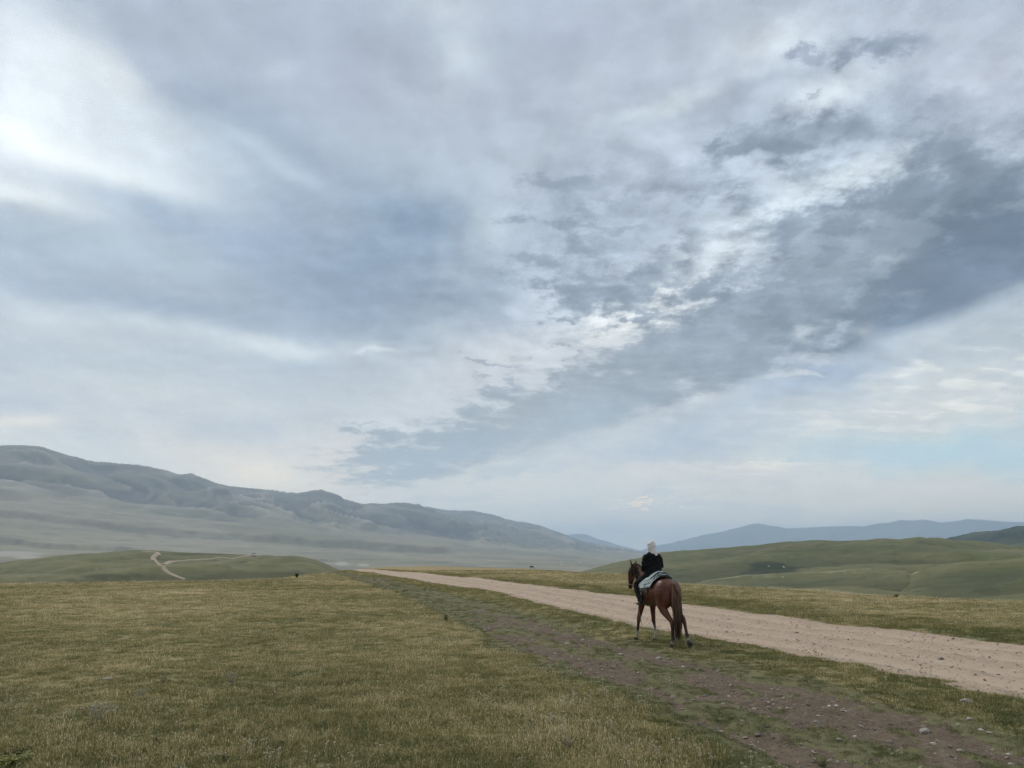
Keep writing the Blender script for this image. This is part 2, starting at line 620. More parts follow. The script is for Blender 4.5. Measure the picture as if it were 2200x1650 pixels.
# rutted side track: outer limits (left, right) and grass strip between its ruts
TR_L = xs_of([(1780, 1720), (1640, 1650), (1530, 1570), (1440, 1520), (1330, 1475), (1200, 1430), (1090, 1393), (1000, 1340), (930, 1305), (860, 1275), (790, 1252), (720, 1233), (690, 1229)])
TR_R = xs_of([(2700, 1690), (2330, 1640), (2200, 1590), (2010, 1540), (1860, 1505), (1700, 1465), (1560, 1428), (1430, 1398), (1300, 1372), (1180, 1335), (1080, 1305), (980, 1280), (880, 1256), (800, 1240), (705, 1226.5)])
TR_G = xs_of([(2100, 1720), (1950, 1640), (1850, 1600), (1764, 1569), (1650, 1545), (1564, 1530), (1480, 1487), (1400, 1440), (1300, 1410), (1200, 1385), (1130, 1362), (1050, 1332), (960, 1302), (880, 1272), (800, 1252), (700, 1229)])


def at_y(poly, y):
    yy, xx = poly
    y = np.asarray(y, float)
    r = np.interp(y, yy, xx)
    # carry on straight beyond the survey
    s0 = (xx[3] - xx[0]) / (yy[3] - yy[0])
    s1 = (xx[-1] - xx[-3]) / (yy[-1] - yy[-3])
    r = np.where(y < yy[0], xx[0] + (y - yy[0]) * s0, r)
    return np.where(y > yy[-1], xx[-1] + (y - yy[-1]) * s1, r)


def road_mask(x, y):
    """1 on the gravel road, 0 off it, ragged margin"""
    n = fbm(x * 1.3, y * 1.3, 4, 5) * 0.32
    j = 0.35
    l = at_y(RD_L, y)
    r = at_y(RD_R, y)
    w = np.maximum((r - l) * 0.05, 0.30)
    m = sst(x - l + n, -w * j, w) * sst(r - x + n, -w * j, w)
    return np.where(y > 2.0, m, 0)


def track_mask(x, y):
    """bare earth of the side track: ruts with grass islands"""
    y = np.asarray(y, float)
    l = at_y(TR_L, y)
    r = at_y(TR_R, y)
    g = at_y(TR_G, y)
    n1 = fbm(x * 0.9, y * 0.55, 4, 31)
    n2 = fbm(x * 2.6, y * 1.8, 3, 77)
    w = np.clip((r - l) * 0.14, 0.15, 0.5)
    edge = sst(x - l + n1 * 0.45, 0, w) * sst(r - x + n1 * 0.45, 0, w)
    gw = np.clip((r - l) * 0.11, 0.12, 0.30)
    strip = np.exp(-((x - g + 0.25 * n1) / (gw * 1.35)) ** 2) * sst(n1 + 0.35 * n2, -0.75, 0.0)
    isl = sst(n1 * 0.7 + n2 * 0.5, 0.24, 0.52)
    m = edge * (1 - 0.95 * strip) * (1 - 0.9 * isl)
    # towards the far end the track is mostly trampled turf
    fade = sst(y + 6 * n1, 34, 20) * 0.62 + 0.38
    m = m - 0.45 * sst(n2 + n1, -0.15, 0.5) * sst(y, 13, 26)
    return np.where(y > 1.5, np.clip(m * fade, 0, 1), 0)


def base_h(x, y):
    """meadow surface without the sunk roads"""
    x = np.asarray(x, float)
    y = np.asarray(y, float)
    r = np.hypot(x, y)
    a = np.arctan2(x, y)
    d = np.interp(a, _rim_az, _rim_d)
    d = d * (1 + 0.04 * pnoise(a * 9, a * 0 + 3, 4))
    t = np.maximum(r - 0.88 * d, 0)
    z = -0.105 * t * t / (t + 30.0)
    floor = -34.0
    z = np.where(z > -20, z, -20 - (1 - np.exp((z + 20) / 14.0)) * 14.0)
    # gentle roll of the turf, and a little hump by the brow
    z = z + 0.035 * fbm(x / 3.1, y / 3.1, 3, 11) * sst(r, 2, 8) + 0.10 * pnoise(x / 14.0, y / 14.0, 9) * sst(r, 20, 60)
    z = z + 0.012 * fbm(x * 1.7, y * 1.7, 3, 51)
    return np.maximum(z, floor)


def verge_h(x, y):
    """small bank of turf between the road and the track"""
    m = 0.5 * (at_y(RD_L, y) + at_y(TR_R, y))
    w = np.maximum((at_y(RD_L, y) - at_y(TR_R, y)) * 0.38, 0.25)
    return 0.05 * np.exp(-((x - m) / w) ** 2) * sst(y, 3, 8) * sst(y, 70, 40)


def ground_h(x, y):
    return base_h(x, y) + verge_h(x, y) - 0.11 * road_mask(x, y) - 0.075 * track_mask(x, y)


def ruts(x, y):
    l = at_y(RD_L, y)
    r = at_y(RD_R, y)
    u = np.clip((x - l) / np.maximum(r - l, 0.5), -0.3, 1.3)
    z = 0.0
    for c, w, a in ((0.17, 0.05, 0.045), (0.36, 0.05, 0.03), (0.62, 0.05, 0.045), (0.84, 0.05, 0.045)):
        z = z - a * np.exp(-((u - c) / w) ** 2)
    for c, w, a in ((0.05, 0.05, 0.03), (0.27, 0.05, 0.014), (0.50, 0.06, 0.02), (0.95, 0.05, 0.04)):
        z = z + a * np.exp(-((u - c) / w) ** 2)
    return z


def road_h(x, y):
    z = base_h(x, y) - 0.045 + ruts(x, y) + 0.018 * fbm(x * 2.1, y * 2.1, 4, 3) + 0.007 * fbm(x * 11, y * 11, 2, 8)
    l = at_y(RD_L, y)
    r = at_y(RD_R, y)
    out = np.maximum(l - x, x - r)
    return z - 0.25 * sst(out, 0.25, 0.7)


def track_h(x, y):
    z = base_h(x, y) + verge_h(x, y) - 0.040 + 0.026 * fbm(x * 2.2, y * 2.2, 4, 23) + 0.016 * fbm(x * 8, y * 8, 3, 29)
    out = np.maximum(at_y(TR_L, y) - x, x - at_y(TR_R, y))
    return z - 0.25 * sst(out, 0.35, 0.8)


# ================================================================== materials for the land
def dry_noise(T, pos):
    """dry (1) / green (0) mix of the turf, from world position; shared by ground and grass"""
    big, _ = T.noise(pos, 0.085, 4, 0.6)
    med, _ = T.noise(pos, 0.75, 3, 0.55)
    d = T.m("ADD", T.m("MULTIPLY", big, 0.66), T.m("MULTIPLY", med, 0.34))
    # the hollow at the near end keeps greener than the brow
    yy = T.sep(pos)[1]
    return T.m("ADD", d, T.ss(yy, 8.0, 22.0, -0.035, 0.012))


def mat_ground():
    m, T, b = new_mat("meadow_turf")
    geo = T.node("ShaderNodeNewGeometry")
    pos = geo.outputs["Position"]
    dry = dry_noise(T, pos)
    f1, _ = T.noise(pos, 9.0, 4, 0.7)
    f2, _ = T.noise(pos, 46.0, 3, 0.7)
    green = T.mix(f1, (0.150, 0.150, 0.064), (0.245, 0.228, 0.100))
    gold = T.mix(f1, (0.290, 0.230, 0.104), (0.440, 0.345, 0.175))
    c = T.mix(T.ss(dry, 0.30, 0.62), green, gold)
    # far turf is seen along the seed heads: browner
    dist = T.v("LENGTH", pos)
    c = T.mix(T.ss(dist, 20.0, 70.0, 0.0, 0.55), c, (0.385, 0.275, 0.140))
    c = T.mix(T.ss(f2, 0.35, 0.75, 0.0, 0.4), c, (0.095, 0.088, 0.040))
    at = T.node("ShaderNodeAttribute", attribute_name="trod")
    c = T.mix(T.m("MULTIPLY", at.outputs["Fac"], 0.75), c, T.mix(f1, (0.085, 0.090, 0.045), (0.165, 0.150, 0.080)))
    # the valley floor far below is pale steppe
    c = T.mix(T.ss(dist, 260.0, 700.0), c, T.mix(T.noise(pos, 0.004, 4, 0.6)[0], (0.22, 0.21, 0.135), (0.32, 0.29, 0.20)))
    T.l.new(c, b.inputs["Base Color"])
    b.inputs["Roughness"].default_value = 0.95
    b.inputs["Specular IOR Level"].default_value = 0.15
    bump = T.node("ShaderNodeBump")
    bump.inputs["Strength"].default_value = 0.7
    bump.inputs["Distance"].default_value = 0.04
    T.put(bump.inputs["Height"], T.m("ADD", f1, T.m("MULTIPLY", f2, 0.5)))
    T.l.new(bump.outputs[0], b.inputs["Normal"])
    return m


def mat_road():
    m, T, b = new_mat("gravel_road")
    geo = T.node("ShaderNodeNewGeometry")
    pos = geo.outputs["Position"]
    n1, _ = T.noise(pos, 0.7, 4, 0.6)
    n2, _ = T.noise(pos, 6.0, 5, 0.7)
    n3, _ = T.noise(pos, 38.0, 3, 0.7)
    c = T.mix(n1, (0.365, 0.262, 0.180), (0.470, 0.350, 0.250))
    c = T.mix(T.ss(n2, 0.45, 0.75, 0.0, 0.6), c, (0.52, 0.42, 0.32))
    c = T.mix(T.ss(n2, 0.44, 0.26, 0.0, 0.8), c, (0.18, 0.128, 0.092))
    c = T.mix(T.ss(n3, 0.54, 0.68, 0.0, 0.7), c, (0.56, 0.48, 0.38))
    c = T.mix(T.ss(n3, 0.44, 0.32, 0.0, 0.7), c, (0.17, 0.125, 0.095))
    n4, _ = T.noise(T.v("MULTIPLY", pos, (1.0, 0.35, 1.0)), 1.6, 4, 0.65)
    c = T.mix(T.ss(n4, 0.52, 0.70, 0.0, 0.45), c, (0.235, 0.170, 0.122))
    at = T.node("ShaderNodeAttribute", attribute_name="wheel")
    c = T.mix(T.m("MULTIPLY", at.outputs["Fac"], 0.6), c, (0.530, 0.405, 0.295))
    T.l.new(c, b.inputs["Base Color"])
    b.inputs["Roughness"].default_value = 0.92
    b.inputs["Specular IOR Level"].default_value = 0.2
    bump = T.node("ShaderNodeBump")
    bump.inputs["Strength"].default_value = 0.8
    bump.inputs["Distance"].default_value = 0.03
    T.put(bump.inputs["Height"], T.m("ADD", n2, T.m("MULTIPLY", n3, 0.5)))
    T.l.new(bump.outputs[0], b.inputs["Normal"])
    return m


def mat_track():
    m, T, b = new_mat("track_earth")
    geo = T.node("ShaderNodeNewGeometry")
    pos = geo.outputs["Position"]
    n1, _ = T.noise(pos, 0.9, 4, 0.6)
    n2, _ = T.noise(pos, 7.0, 5, 0.7)
    n3, _ = T.noise(pos, 42.0, 3, 0.7)
    c = T.mix(n1, (0.108, 0.079, 0.053), (0.195, 0.146, 0.100))
    c = T.mix(T.ss(n2, 0.50, 0.75, 0.0, 0.6), c, (0.33, 0.255, 0.18))
    c = T.mix(T.ss(n2, 0.46, 0.28, 0.0, 0.75), c, (0.070, 0.057, 0.038))
    c = T.mix(T.ss(n3, 0.56, 0.74, 0.0, 0.6), c, (0.37, 0.295, 0.225))
    c = T.mix(T.ss(n3, 0.42, 0.28, 0.0, 0.6), c, (0.05, 0.042, 0.033))
    T.l.new(c, b.inputs["Base Color"])
    b.inputs["Roughness"].default_value = 0.95
    b.inputs["Specular IOR Level"].default_value = 0.15
    bump = T.node("ShaderNodeBump")
    bump.inputs["Strength"].default_value = 0.9
    bump.inputs["Distance"].default_value = 0.04
    T.put(bump.inputs["Height"], T.m("ADD", n2, T.m("MULTIPLY", n3, 0.5)))
    T.l.new(bump.outputs[0], b.inputs["Normal"])
    return m


def mat_hill(name, c_lo, c_hi, c_dark, scale, steep=None, grav_lit=None):
    """turf hillside: two greens, dark growth and painted fold shade on attribute 'scrub', bare soil on steep scarps"""
    m, T, b = new_mat(name)
    geo = T.node("ShaderNodeNewGeometry")
    pos = geo.outputs["Position"]
    n1, _ = T.noise(pos, scale, 5, 0.62)
    n2, _ = T.noise(T.v("MULTIPLY", pos, (1.0, 1.0, 4.0)), scale * 6.0, 6, 0.72)
    c = T.mix(T.ss(n1, 0.33, 0.68), c_lo, c_hi)
    c = T.mix(T.ss(n2, 0.48, 0.70, 0.0, 0.55), c, c_dark)
    c = T.mix(T.ss(n2, 0.46, 0.28, 0.0, 0.50), c, tuple(v * 1.35 for v in c_hi))
    at = T.node("ShaderNodeAttribute", attribute_name="scrub_shade")
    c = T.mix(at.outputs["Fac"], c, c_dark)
    if steep:
        nz = T.sep(geo.outputs["Normal"])[2]
        c = T.mix(T.ss(nz, steep[0], steep[1]), c, steep[2])
    if grav_lit:
        at2 = T.node("ShaderNodeAttribute", attribute_name="pale")
        c = T.mix(T.m("MULTIPLY", at2.outputs["Fac"], 1.0), c, grav_lit)
    T.l.new(c, b.inputs["Base Color"])
    b.inputs["Roughness"].default_value = 0.95
    b.inputs["Specular IOR Level"].default_value = 0.1
    return m


# ================================================================== ground sheet, road, track
def build_ground():
    # r = 0.6 m .. 90 km ; finer in the view
    rs = [0.0]
    r = 0.8
    while r < 4.5:
        rs.append(r)
        r *= 1.08
    while r < 45:
        rs.append(r)
        r *= 1.0062
    while r < 260:
        rs.append(r)
        r *= 1.010
    while r < 35000:
        rs.append(r)
        r *= 1.09
    rs = np.array(rs)
    az_in = np.radians(np.arange(-44, 44.01, 0.16))
    az_l = np.radians(np.concatenate([np.arange(-180, -50, 6.0), [-49, -47, -45.5]]))
    azs = np.concatenate([az_l, az_in, -az_l[::-1]])
    R, A = np.meshgrid(rs, azs, indexing="ij")
    X = R * np.sin(A)
    Y = R * np.cos(A)
    Z = ground_h(X, Y)
    far = sst(R, 300, 900)
    Z = Z * (1 - far) + far * -34.0
    trod = np.zeros_like(Z)
    near = (R < 150) & (Y > 1)
    xs, ys = X[near], Y[near]
    l, rr = at_y(TR_L, ys), at_y(TR_R, ys)
    tn = fbm(xs * 0.8, ys * 0.8, 3, 91) * 0.5
    wtr = np.clip((rr - l) * 0.16, 0.2, 0.5)
    trod[near] = sst(xs - l + wtr + tn, 0, wtr) * sst(rr + wtr - xs + tn, 0, wtr)
    V = np.stack([X, Y, Z], -1).reshape(-1, 3)
    F = grid_faces(len(rs), len(azs))[:, ::-1]
    me = mesh_from("ground", V, F, {"trod": trod})
    return link("ground", me, mat_ground(), kind="structure")


def ribbon(name, Lp, Rp, hfun, y0, y1, ncol, margin, growth, mat, wheel=False):
    ys = [y0]
    while ys[-1] < y1:
        ys.append(ys[-1] + max(0.05, ys[-1] * growth))
    ys = np.array(ys)
    l = at_y(Lp, ys) - margin
    r = at_y(Rp, ys) + margin
    u = np.linspace(0, 1, ncol)
    X = l[:, None] + (r - l)[:, None] * u[None]
    Y = np.repeat(ys[:, None], ncol, 1)
    Z = hfun(X, Y)
    at = {}
    if wheel:
        uu = (X - at_y(Lp, Y)) / np.maximum(at_y(Rp, Y) - at_y(Lp, Y), 0.5)
        w = sum(np.exp(-((uu - c) / 0.055) ** 2) for c in (0.17, 0.36, 0.62, 0.84))
        at["wheel"] = np.clip(w, 0, 1)
    me = mesh_from(name, np.stack([X, Y, Z], -1).reshape(-1, 3), grid_faces(len(ys), ncol), at)
    return link(name, me, mat, kind="structure")


ground = build_ground()
road = ribbon("dirt_road", RD_L, RD_R, road_h, 3.0, 190.0, 110, 0.9, 0.006, mat_road(), True)
track = ribbon("dirt_track", TR_L, TR_R, track_h, 3.0, 95.0, 130, 0.9, 0.005, mat_track())


# ================================================================== landforms built from ridge surveys
LAND = {}


def landform(name, cols, rows, nr, mat, bulge=None, seed=0, rough=(0, 1), gully=None, scarps=(), scrub_shade=None, pale=None, smooth=0, az_step=0.1, fold_shading=0.5):
    """cols: photo x range; rows: list of (distance m or [(x,dist)..], [(x, y)..] or absolute height), front to back.
    A heightfield in bearing/distance whose rows pass through the surveyed lines."""
    x0, x1 = cols
    a0, a1 = px_az(x0), px_az(x1)
    n = int(math.degrees(a1 - a0) / az_step) + 2
    A = np.linspace(a0, a1, n)
    PX = 1100 + FPX / CP * np.tan(A) * (CP * CP - SP * SP * 0 + SP * SP)  # bearing -> photo x at the skyline
    Rk, Zk = [], []
    for d, spec in rows:
        dd = np.full(n, float(d)) if np.isscalar(d) else np.interp(PX, [p[0] for p in d], [p[1] for p in d])
        if np.isscalar(spec):
            zz = np.full(n, float(spec))
        else:
            yy = np.interp(PX, [p[0] for p in spec], [p[1] for p in spec])
            zz = CAM_H + dd * px_slope(PX, yy)
        Rk.append(dd)
        Zk.append(zz)
    Rk = np.array(Rk)
    Zk = np.array(Zk)
    K = len(rows)
    # monotone cubic (Fritsch-Carlson style) in row index
    seg = nr // (K - 1)
    Rs, Zs, T = [], [], []
    for c in range(n):
        pass
    dR = np.diff(Rk, axis=0)
    dZ = np.diff(Zk, axis=0)
    s = dZ / dR
    mslope = np.zeros_like(Zk)
    mslope[0] = s[0]
    mslope[-1] = s[-1]
    for k in range(1, K - 1):
        same = s[k - 1] * s[k] > 0
        mslope[k] = np.where(same, 2 * s[k - 1] * s[k] / (s[k - 1] + s[k] + 1e-12), 0)
    for k in range(K - 1):
        for i in range(seg + (1 if k == K - 2 else 0)):
            t = i / seg
            h = dR[k]
            h00, h10 = 2 * t ** 3 - 3 * t ** 2 + 1, t ** 3 - 2 * t ** 2 + t
            h01, h11 = -2 * t ** 3 + 3 * t ** 2, t ** 3 - t ** 2
            Rs.append(Rk[k] + t * h)
            Zs.append(h00 * Zk[k] + h10 * h * mslope[k] + h01 * Zk[k + 1] + h11 * h * mslope[k + 1])
            T.append(k + t)
    R = np.array(Rs)
    Z = np.array(Zs)
    T = np.repeat(np.array(T)[:, None], n, 1)
    AA = np.repeat(A[None], len(R), 0)
    X = R * np.sin(AA)
    Y = R * np.cos(AA)
    if bulge:
        Z = Z + bulge(X, Y, R, AA, T, PX)
    RAV = CREST = np.zeros_like(Z)
    if gully:
        k0, k1, amp, wl = gully
        u = np.clip((T - k0) / (k1 - k0), 0, 1)
        w = np.sin(np.pi * u) ** 0.8
        wx = X / wl + 0.9 * fbm(X / wl / 2.2, Y / wl / 2.2, 3, seed + 5)
        wy = Y / wl / 1.7 + 0.9 * fbm(X / wl / 2.2, Y / wl / 2.2, 3, seed + 9)
        rid = 0.0
        a = 1.0
        f = 1.0
        for o in range(4):
            rid = rid + a * (1 - np.abs(pnoise(wx * f, wy * f, seed + 20 + o)) * 2.0)
            a *= 0.46
            f *= 2.05
        Z = Z + amp * w * (rid - 1.05)
        RAV = w * sst(1.12 - rid, 0.0, 0.75)
        CREST = w * sst(rid, 1.18, 1.62)
        # small crags on the skyline
        Z = Z + amp * 0.02 * fbm(X / 220.0, Y / 220.0, 3, seed + 60) * np.where((T > k0) & (T < k1 + 0.6), 1, 0)
    if rough[0]:
        Z = Z + rough[0] * fbm(X / rough[1], Y / rough[1], 5, seed)
    BAND = 0.0 * Z
    for pts, hgt, wid, back in scarps:
        yl = np.interp(PX, [p[0] for p in pts], [p[1] for p in pts])
        sl = px_slope(PX, yl)
        ang = (Z - CAM_H) / R
        rs_ = np.empty(n)
        for c in range(n):
            i = int(np.argmax(ang[:, c] >= sl[c]))
            if ang[:, c].max() >= sl[c] and i > 0:
                q = (sl[c] - ang[i - 1, c]) / (ang[i, c] - ang[i - 1, c] + 1e-12)
                rs_[c] = R[i - 1, c] + q * (R[i, c] - R[i - 1, c])
            else:
                rs_[c] = rs_[c - 1] if c else 4000.0
        kk = np.hanning(41)
        rs_ = np.convolve(np.pad(rs_, 20, mode="edge"), kk / kk.sum(), mode="valid")
        rs_ = rs_ + 90 * fbm(A * 22, A * 0, 3, seed + 3)
        fx = sst(PX, pts[0][0] - 20, pts[0][0] + 40) * sst(PX, pts[-1][0] + 20, pts[-1][0] - 60)
        t = R - rs_[None]
        wb = wid * (0.9 + 0.35 * fbm(X / 400.0, Y / 400.0, 3, seed + 8))
        BAND = np.maximum(BAND, fx[None] * sst(t, -0.15 * wid, 0.25 * wid) * sst(t, wb * 1.15, wb * 0.7) * min(1.0, hgt / 24.0))
        Z = Z + fx[None] * hgt * sst(t, 0, wid) * np.exp(-np.maximum(t - wid, 0) / back)
    at = {"scrub_shade": np.zeros_like(Z), "pale": np.zeros_like(Z)}
    if scrub_shade:
        at["scrub_shade"] = scrub_shade(X, Y, R, AA, T, PX, Z)
    at["scrub_shade"] = np.maximum(at["scrub_shade"], BAND * 0.45 * (0.75 + 0.35 * fbm(X / 90.0, Y / 90.0, 3, seed + 2)))
    # relief painted into the colour: ravines shaded darker, crests lit paler
    at["scrub_shade"] = np.clip(np.maximum(at["scrub_shade"], RAV * fold_shading), 0, 1)
    at["pale"] = CREST * fold_shading * 0.7
    if pale:
        at["pale"] = np.maximum(at["pale"], pale(X, Y, R, AA, T, PX, Z))
    me = mesh_from(name, np.stack([X, Y, Z], -1).reshape(-1, 3), grid_faces(len(R), n)[:, ::-1], at)
    o = link(name, me, mat, kind="structure")
    LAND[name] = LAND.get(name, [])
    LAND[name].append((A, R, Z))
    return o, (A, R, Z)


def land_point(L, px, py):
    """first point of a landform met by a photo ray"""
    A, R, Z = L
    a = float(px_az(px, py))
    sl = float(px_slope(px, py))
    i = int(np.clip(np.searchsorted(A, a), 1, len(A) - 1))
    t = (a - A[i - 1]) / (A[i] - A[i - 1])
    r = R[:, i - 1] * (1 - t) + R[:, i] * t
    z = Z[:, i - 1] * (1 - t) + Z[:, i] * t
    f = (z - CAM_H) - r * sl
    k = int(np.argmax(f >= 0)) if (f >= 0).any() else int(np.argmax(f / r))
    if k > 0 and f[k] > 0 > f[k - 1]:
        q = -f[k - 1] / (f[k] - f[k - 1])
        rr = r[k - 1] + q * (r[k] - r[k - 1])
        zz = z[k - 1] + q * (z[k] - z[k - 1])
    else:
        rr, zz = r[k], z[k]
    return Vector((rr * math.sin(a), rr * math.cos(a), zz))


def land_height(L, x, y):
    A, R, Z = L
    a = math.atan2(x, y)
    rr = math.hypot(x, y)
    i = int(np.clip(np.searchsorted(A, a), 1, len(A) - 1))
    t = (a - A[i - 1]) / (A[i] - A[i - 1])
    z0 = np.interp(rr, R[:, i - 1], Z[:, i - 1])
    z1 = np.interp(rr, R[:, i], Z[:, i])
    return z0 * (1 - t) + z1 * t


def near_patch(pts):
    """mask from a list of (photo x, photo y, rx, ry) patches lying on the landform"""
    def fn(X, Y, R, AA, T, PX, Z):
        sl = (Z - CAM_H) / R
        out = np.zeros_like(Z)
        n = fbm(X / 25.0, Y / 25.0, 4, 3)
        for (x, y, rx, ry, amt) in pts:
            a = px_az(x, y)
            s = px_slope(x, y)
            d = ((AA - a) / (rx / FPX)) ** 2 + ((sl - s) / (ry / FPX)) ** 2 + n * 0.5
            out = np.maximum(out, amt * sst(d, 1.3, 0.3))
        return out
    return fn


steppe = mat_hill("far_steppe_slope", (0.215, 0.205, 0.140), (0.320, 0.285, 0.205), (0.120, 0.108, 0.102), 0.0011,
                  grav_lit=(0.42, 0.38, 0.33))
range_ridge = [(-500, 950), (-200, 958), (0, 966), (60, 967), (110, 980), (180, 999), (210, 1000), (300, 1008), (360, 1020), (410, 1030), (480, 1050), (500, 1053),
               (545, 1057), (590, 1065), (625, 1069), (655, 1062), (680, 1060), (705, 1066), (725, 1073), (733, 1079), (780, 1085), (850, 1084), (872, 1083), (905, 1091),
               (940, 1105), (1000, 1116), (1060, 1124), (1120, 1132), (1160, 1136), (1190, 1143), (1230, 1157), (1260, 1168), (1330, 1182), (1390, 1192), (1440, 1199), (1600, 1206)]
foot = [(-500, 1040), (0, 1062), (200, 1078), (400, 1100), (600, 1122), (700, 1132), (850, 1146), (1000, 1158), (1150, 1172), (1300, 1189), (1400, 1198), (1600, 1207)]
mountains, L_MTN = landform(
    "mountain_range", (-500, 1600),
    [(1100, -70.0),
     (1700, [(-500, 1205), (0, 1206), (250, 1203), (500, 1228), (700, 1236), (1000, 1236), (1300, 1235), (1600, 1235)]),
     (3000, [(-500, 1160), (0, 1166), (250, 1178), (500, 1190), (700, 1201), (1000, 1211), (1300, 1218), (1600, 1222)]),
     ([(-500, 4800), (700, 5600), (1400, 8000), (1600, 8500)], foot),
     ([(-500, 7000), (0, 7400), (700, 8600), (1000, 9800), (1400, 12500), (1600, 13500)], range_ridge),
     ([(-500, 10500), (700, 12500), (1400, 15500), (1600, 16500)], -40.0)],
    300, steppe, seed=101, rough=(3.0, 260.0), gully=(2.75, 4.0, 95.0, 900.0),
    scarps=[([(-60, 1113), (34, 1117), (164, 1133), (307, 1151), (511, 1162), (716, 1179), (850, 1187), (1000, 1193)], 26.0, 150.0, 1500.0),
            ([(-60, 1160), (0, 1168), (102, 1182), (239, 1186), (330, 1189)], 18.0, 110.0, 700.0),
            ([(560, 1168), (700, 1172), (900, 1180), (1100, 1190), (1300, 1203)], 9.0, 90.0, 900.0),
            ([(640, 1204), (800, 1208), (1000, 1212), (1250, 1217)], 6.0, 70.0, 500.0)],
    scrub_shade=lambda X, Y, R, AA, T, PX, Z: sst(T + 0.35 * fbm(X / 700.0, Y / 700.0, 4, 7), 2.95, 3.35) * 0.5,
    fold_shading=1.0, pale=near_patch([(20, 1190, 60, 5, 0.7), (60, 1197, 22, 3, 0.8), (735, 1211, 14, 4, 0.8), (782, 1214, 12, 3, 0.7), (1060, 1216, 40, 1.2, 0.5)]), az_step=0.055)

mountains_b, _ = landform(
    "mountain_range", (800, 1420),
    [(9500, -40.0), (10500, [(800, 1110), (900, 1100), (1000, 1120), (1100, 1140), (1420, 1200)]),
     (12500, [(800, 1096), (880, 1090), (922, 1091), (960, 1096), (1000, 1098), (1060, 1107), (1085, 1117), (1130, 1122), (1160, 1130), (1190, 1142), (1260, 1175), (1420, 1205)]), (15000, -40.0)],
    90, steppe, seed=133, rough=(6.0, 400.0), gully=(0.6, 2.0, 40.0, 900.0), scrub_shade=lambda X, Y, R, AA, T, PX, Z: np.full_like(Z, 0.6), az_step=0.08)

bluemat = mat_hill("far_mountain", (0.085, 0.095, 0.060), (0.13, 0.125, 0.085), (0.05, 0.055, 0.038), 0.0006)
mountains_c, _ = landform(
    "mountain_range", (1140, 1480),
    [(19000, -40.0), (22000, [(1140, 1160), (1220, 1165), (1300, 1178), (1400, 1195), (1480, 1203)]),
     (24500, [(1140, 1143), (1180, 1150), (1215, 1152), (1240, 1146), (1265, 1150), (1290, 1160), (1350, 1177), (1395, 1188), (1440, 1196), (1480, 1202)]), (29000, -40.0)],
    60, bluemat, seed=151, rough=(12.0, 700.0), gully=(0.6, 2.0, 70.0, 1500.0), az_step=0.08)
mountains_d, _ = landform(
    "mountain_range", (1340, 2700),
    [(17000, -40.0), (19500, [(1340, 1200), (1407, 1192), (1600, 1165), (1800, 1160), (2000, 1155), (2200, 1155), (2700, 1150)]),
     (23000, [(1340, 1195), (1380, 1182), (1407, 1174), (1444, 1167), (1509, 1151), (1545, 1145), (1600, 1131), (1633, 1124), (1662, 1129), (1691, 1136), (1727, 1134), (1764, 1132),
              (1836, 1130), (1862, 1131), (1891, 1124), (1920, 1122), (1942, 1117), (1968, 1119), (1996, 1117), (2029, 1123), (2060, 1120), (2091, 1116), (2127, 1118), (2200, 1123), (2400, 1118), (2700, 1125)]),
     (28000, -40.0)],
    80, bluemat, seed=171, rough=(12.0, 700.0), gully=(0.6, 2.0, 80.0, 1600.0), az_step=0.07)
darkhill = mat_hill("wooded_hill", (0.045, 0.060, 0.032), (0.085, 0.092, 0.050), (0.028, 0.038, 0.022), 0.004)
hill_w, _ = landform(
    "hill", (1960, 2700),
    [(2300, -60.0), (3000, [(1960, 1178), (2100, 1175), (2200, 1168), (2700, 1150)]),
     (4200, [(1960, 1176), (2025, 1162), (2065, 1153), (2120, 1147), (2160, 1143), (2200, 1135), (2400, 1110), (2700, 1090)]), (5600, -40.0)],
    60, darkhill, seed=191, rough=(9.0, 160.0), gully=(0.5, 2.0, 30.0, 400.0),
    scrub_shade=lambda X, Y, R, AA, T, PX, Z: sst(fbm(X / 260.0, Y / 260.0, 4, 2), -0.1, 0.3), az_step=0.07)

turfhill = mat_hill("green_hill_turf", (0.125, 0.132, 0.060), (0.185, 0.168, 0.085), (0.050, 0.058, 0.036), 0.011, grav_lit=(0.27, 0.25, 0.15))
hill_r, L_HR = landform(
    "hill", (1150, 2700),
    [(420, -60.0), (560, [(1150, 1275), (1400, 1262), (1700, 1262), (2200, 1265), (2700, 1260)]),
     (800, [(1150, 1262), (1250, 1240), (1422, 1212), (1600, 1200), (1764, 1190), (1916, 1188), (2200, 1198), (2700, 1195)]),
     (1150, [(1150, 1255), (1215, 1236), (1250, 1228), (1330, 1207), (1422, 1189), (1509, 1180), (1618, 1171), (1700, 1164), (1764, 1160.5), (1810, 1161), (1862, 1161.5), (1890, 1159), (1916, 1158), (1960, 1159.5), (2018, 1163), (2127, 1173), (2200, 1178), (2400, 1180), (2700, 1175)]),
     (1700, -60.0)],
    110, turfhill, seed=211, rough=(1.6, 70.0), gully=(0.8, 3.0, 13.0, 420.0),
    scrub_shade=near_patch([(1660, 1220, 55, 15, 1.0), (1625, 1232, 42, 3, 1.0), (1690, 1262, 60, 4, 0.6), (1850, 1180, 200, 10, 0.25)]),  # soft-edged darker patches on the slope
    az_step=0.06)
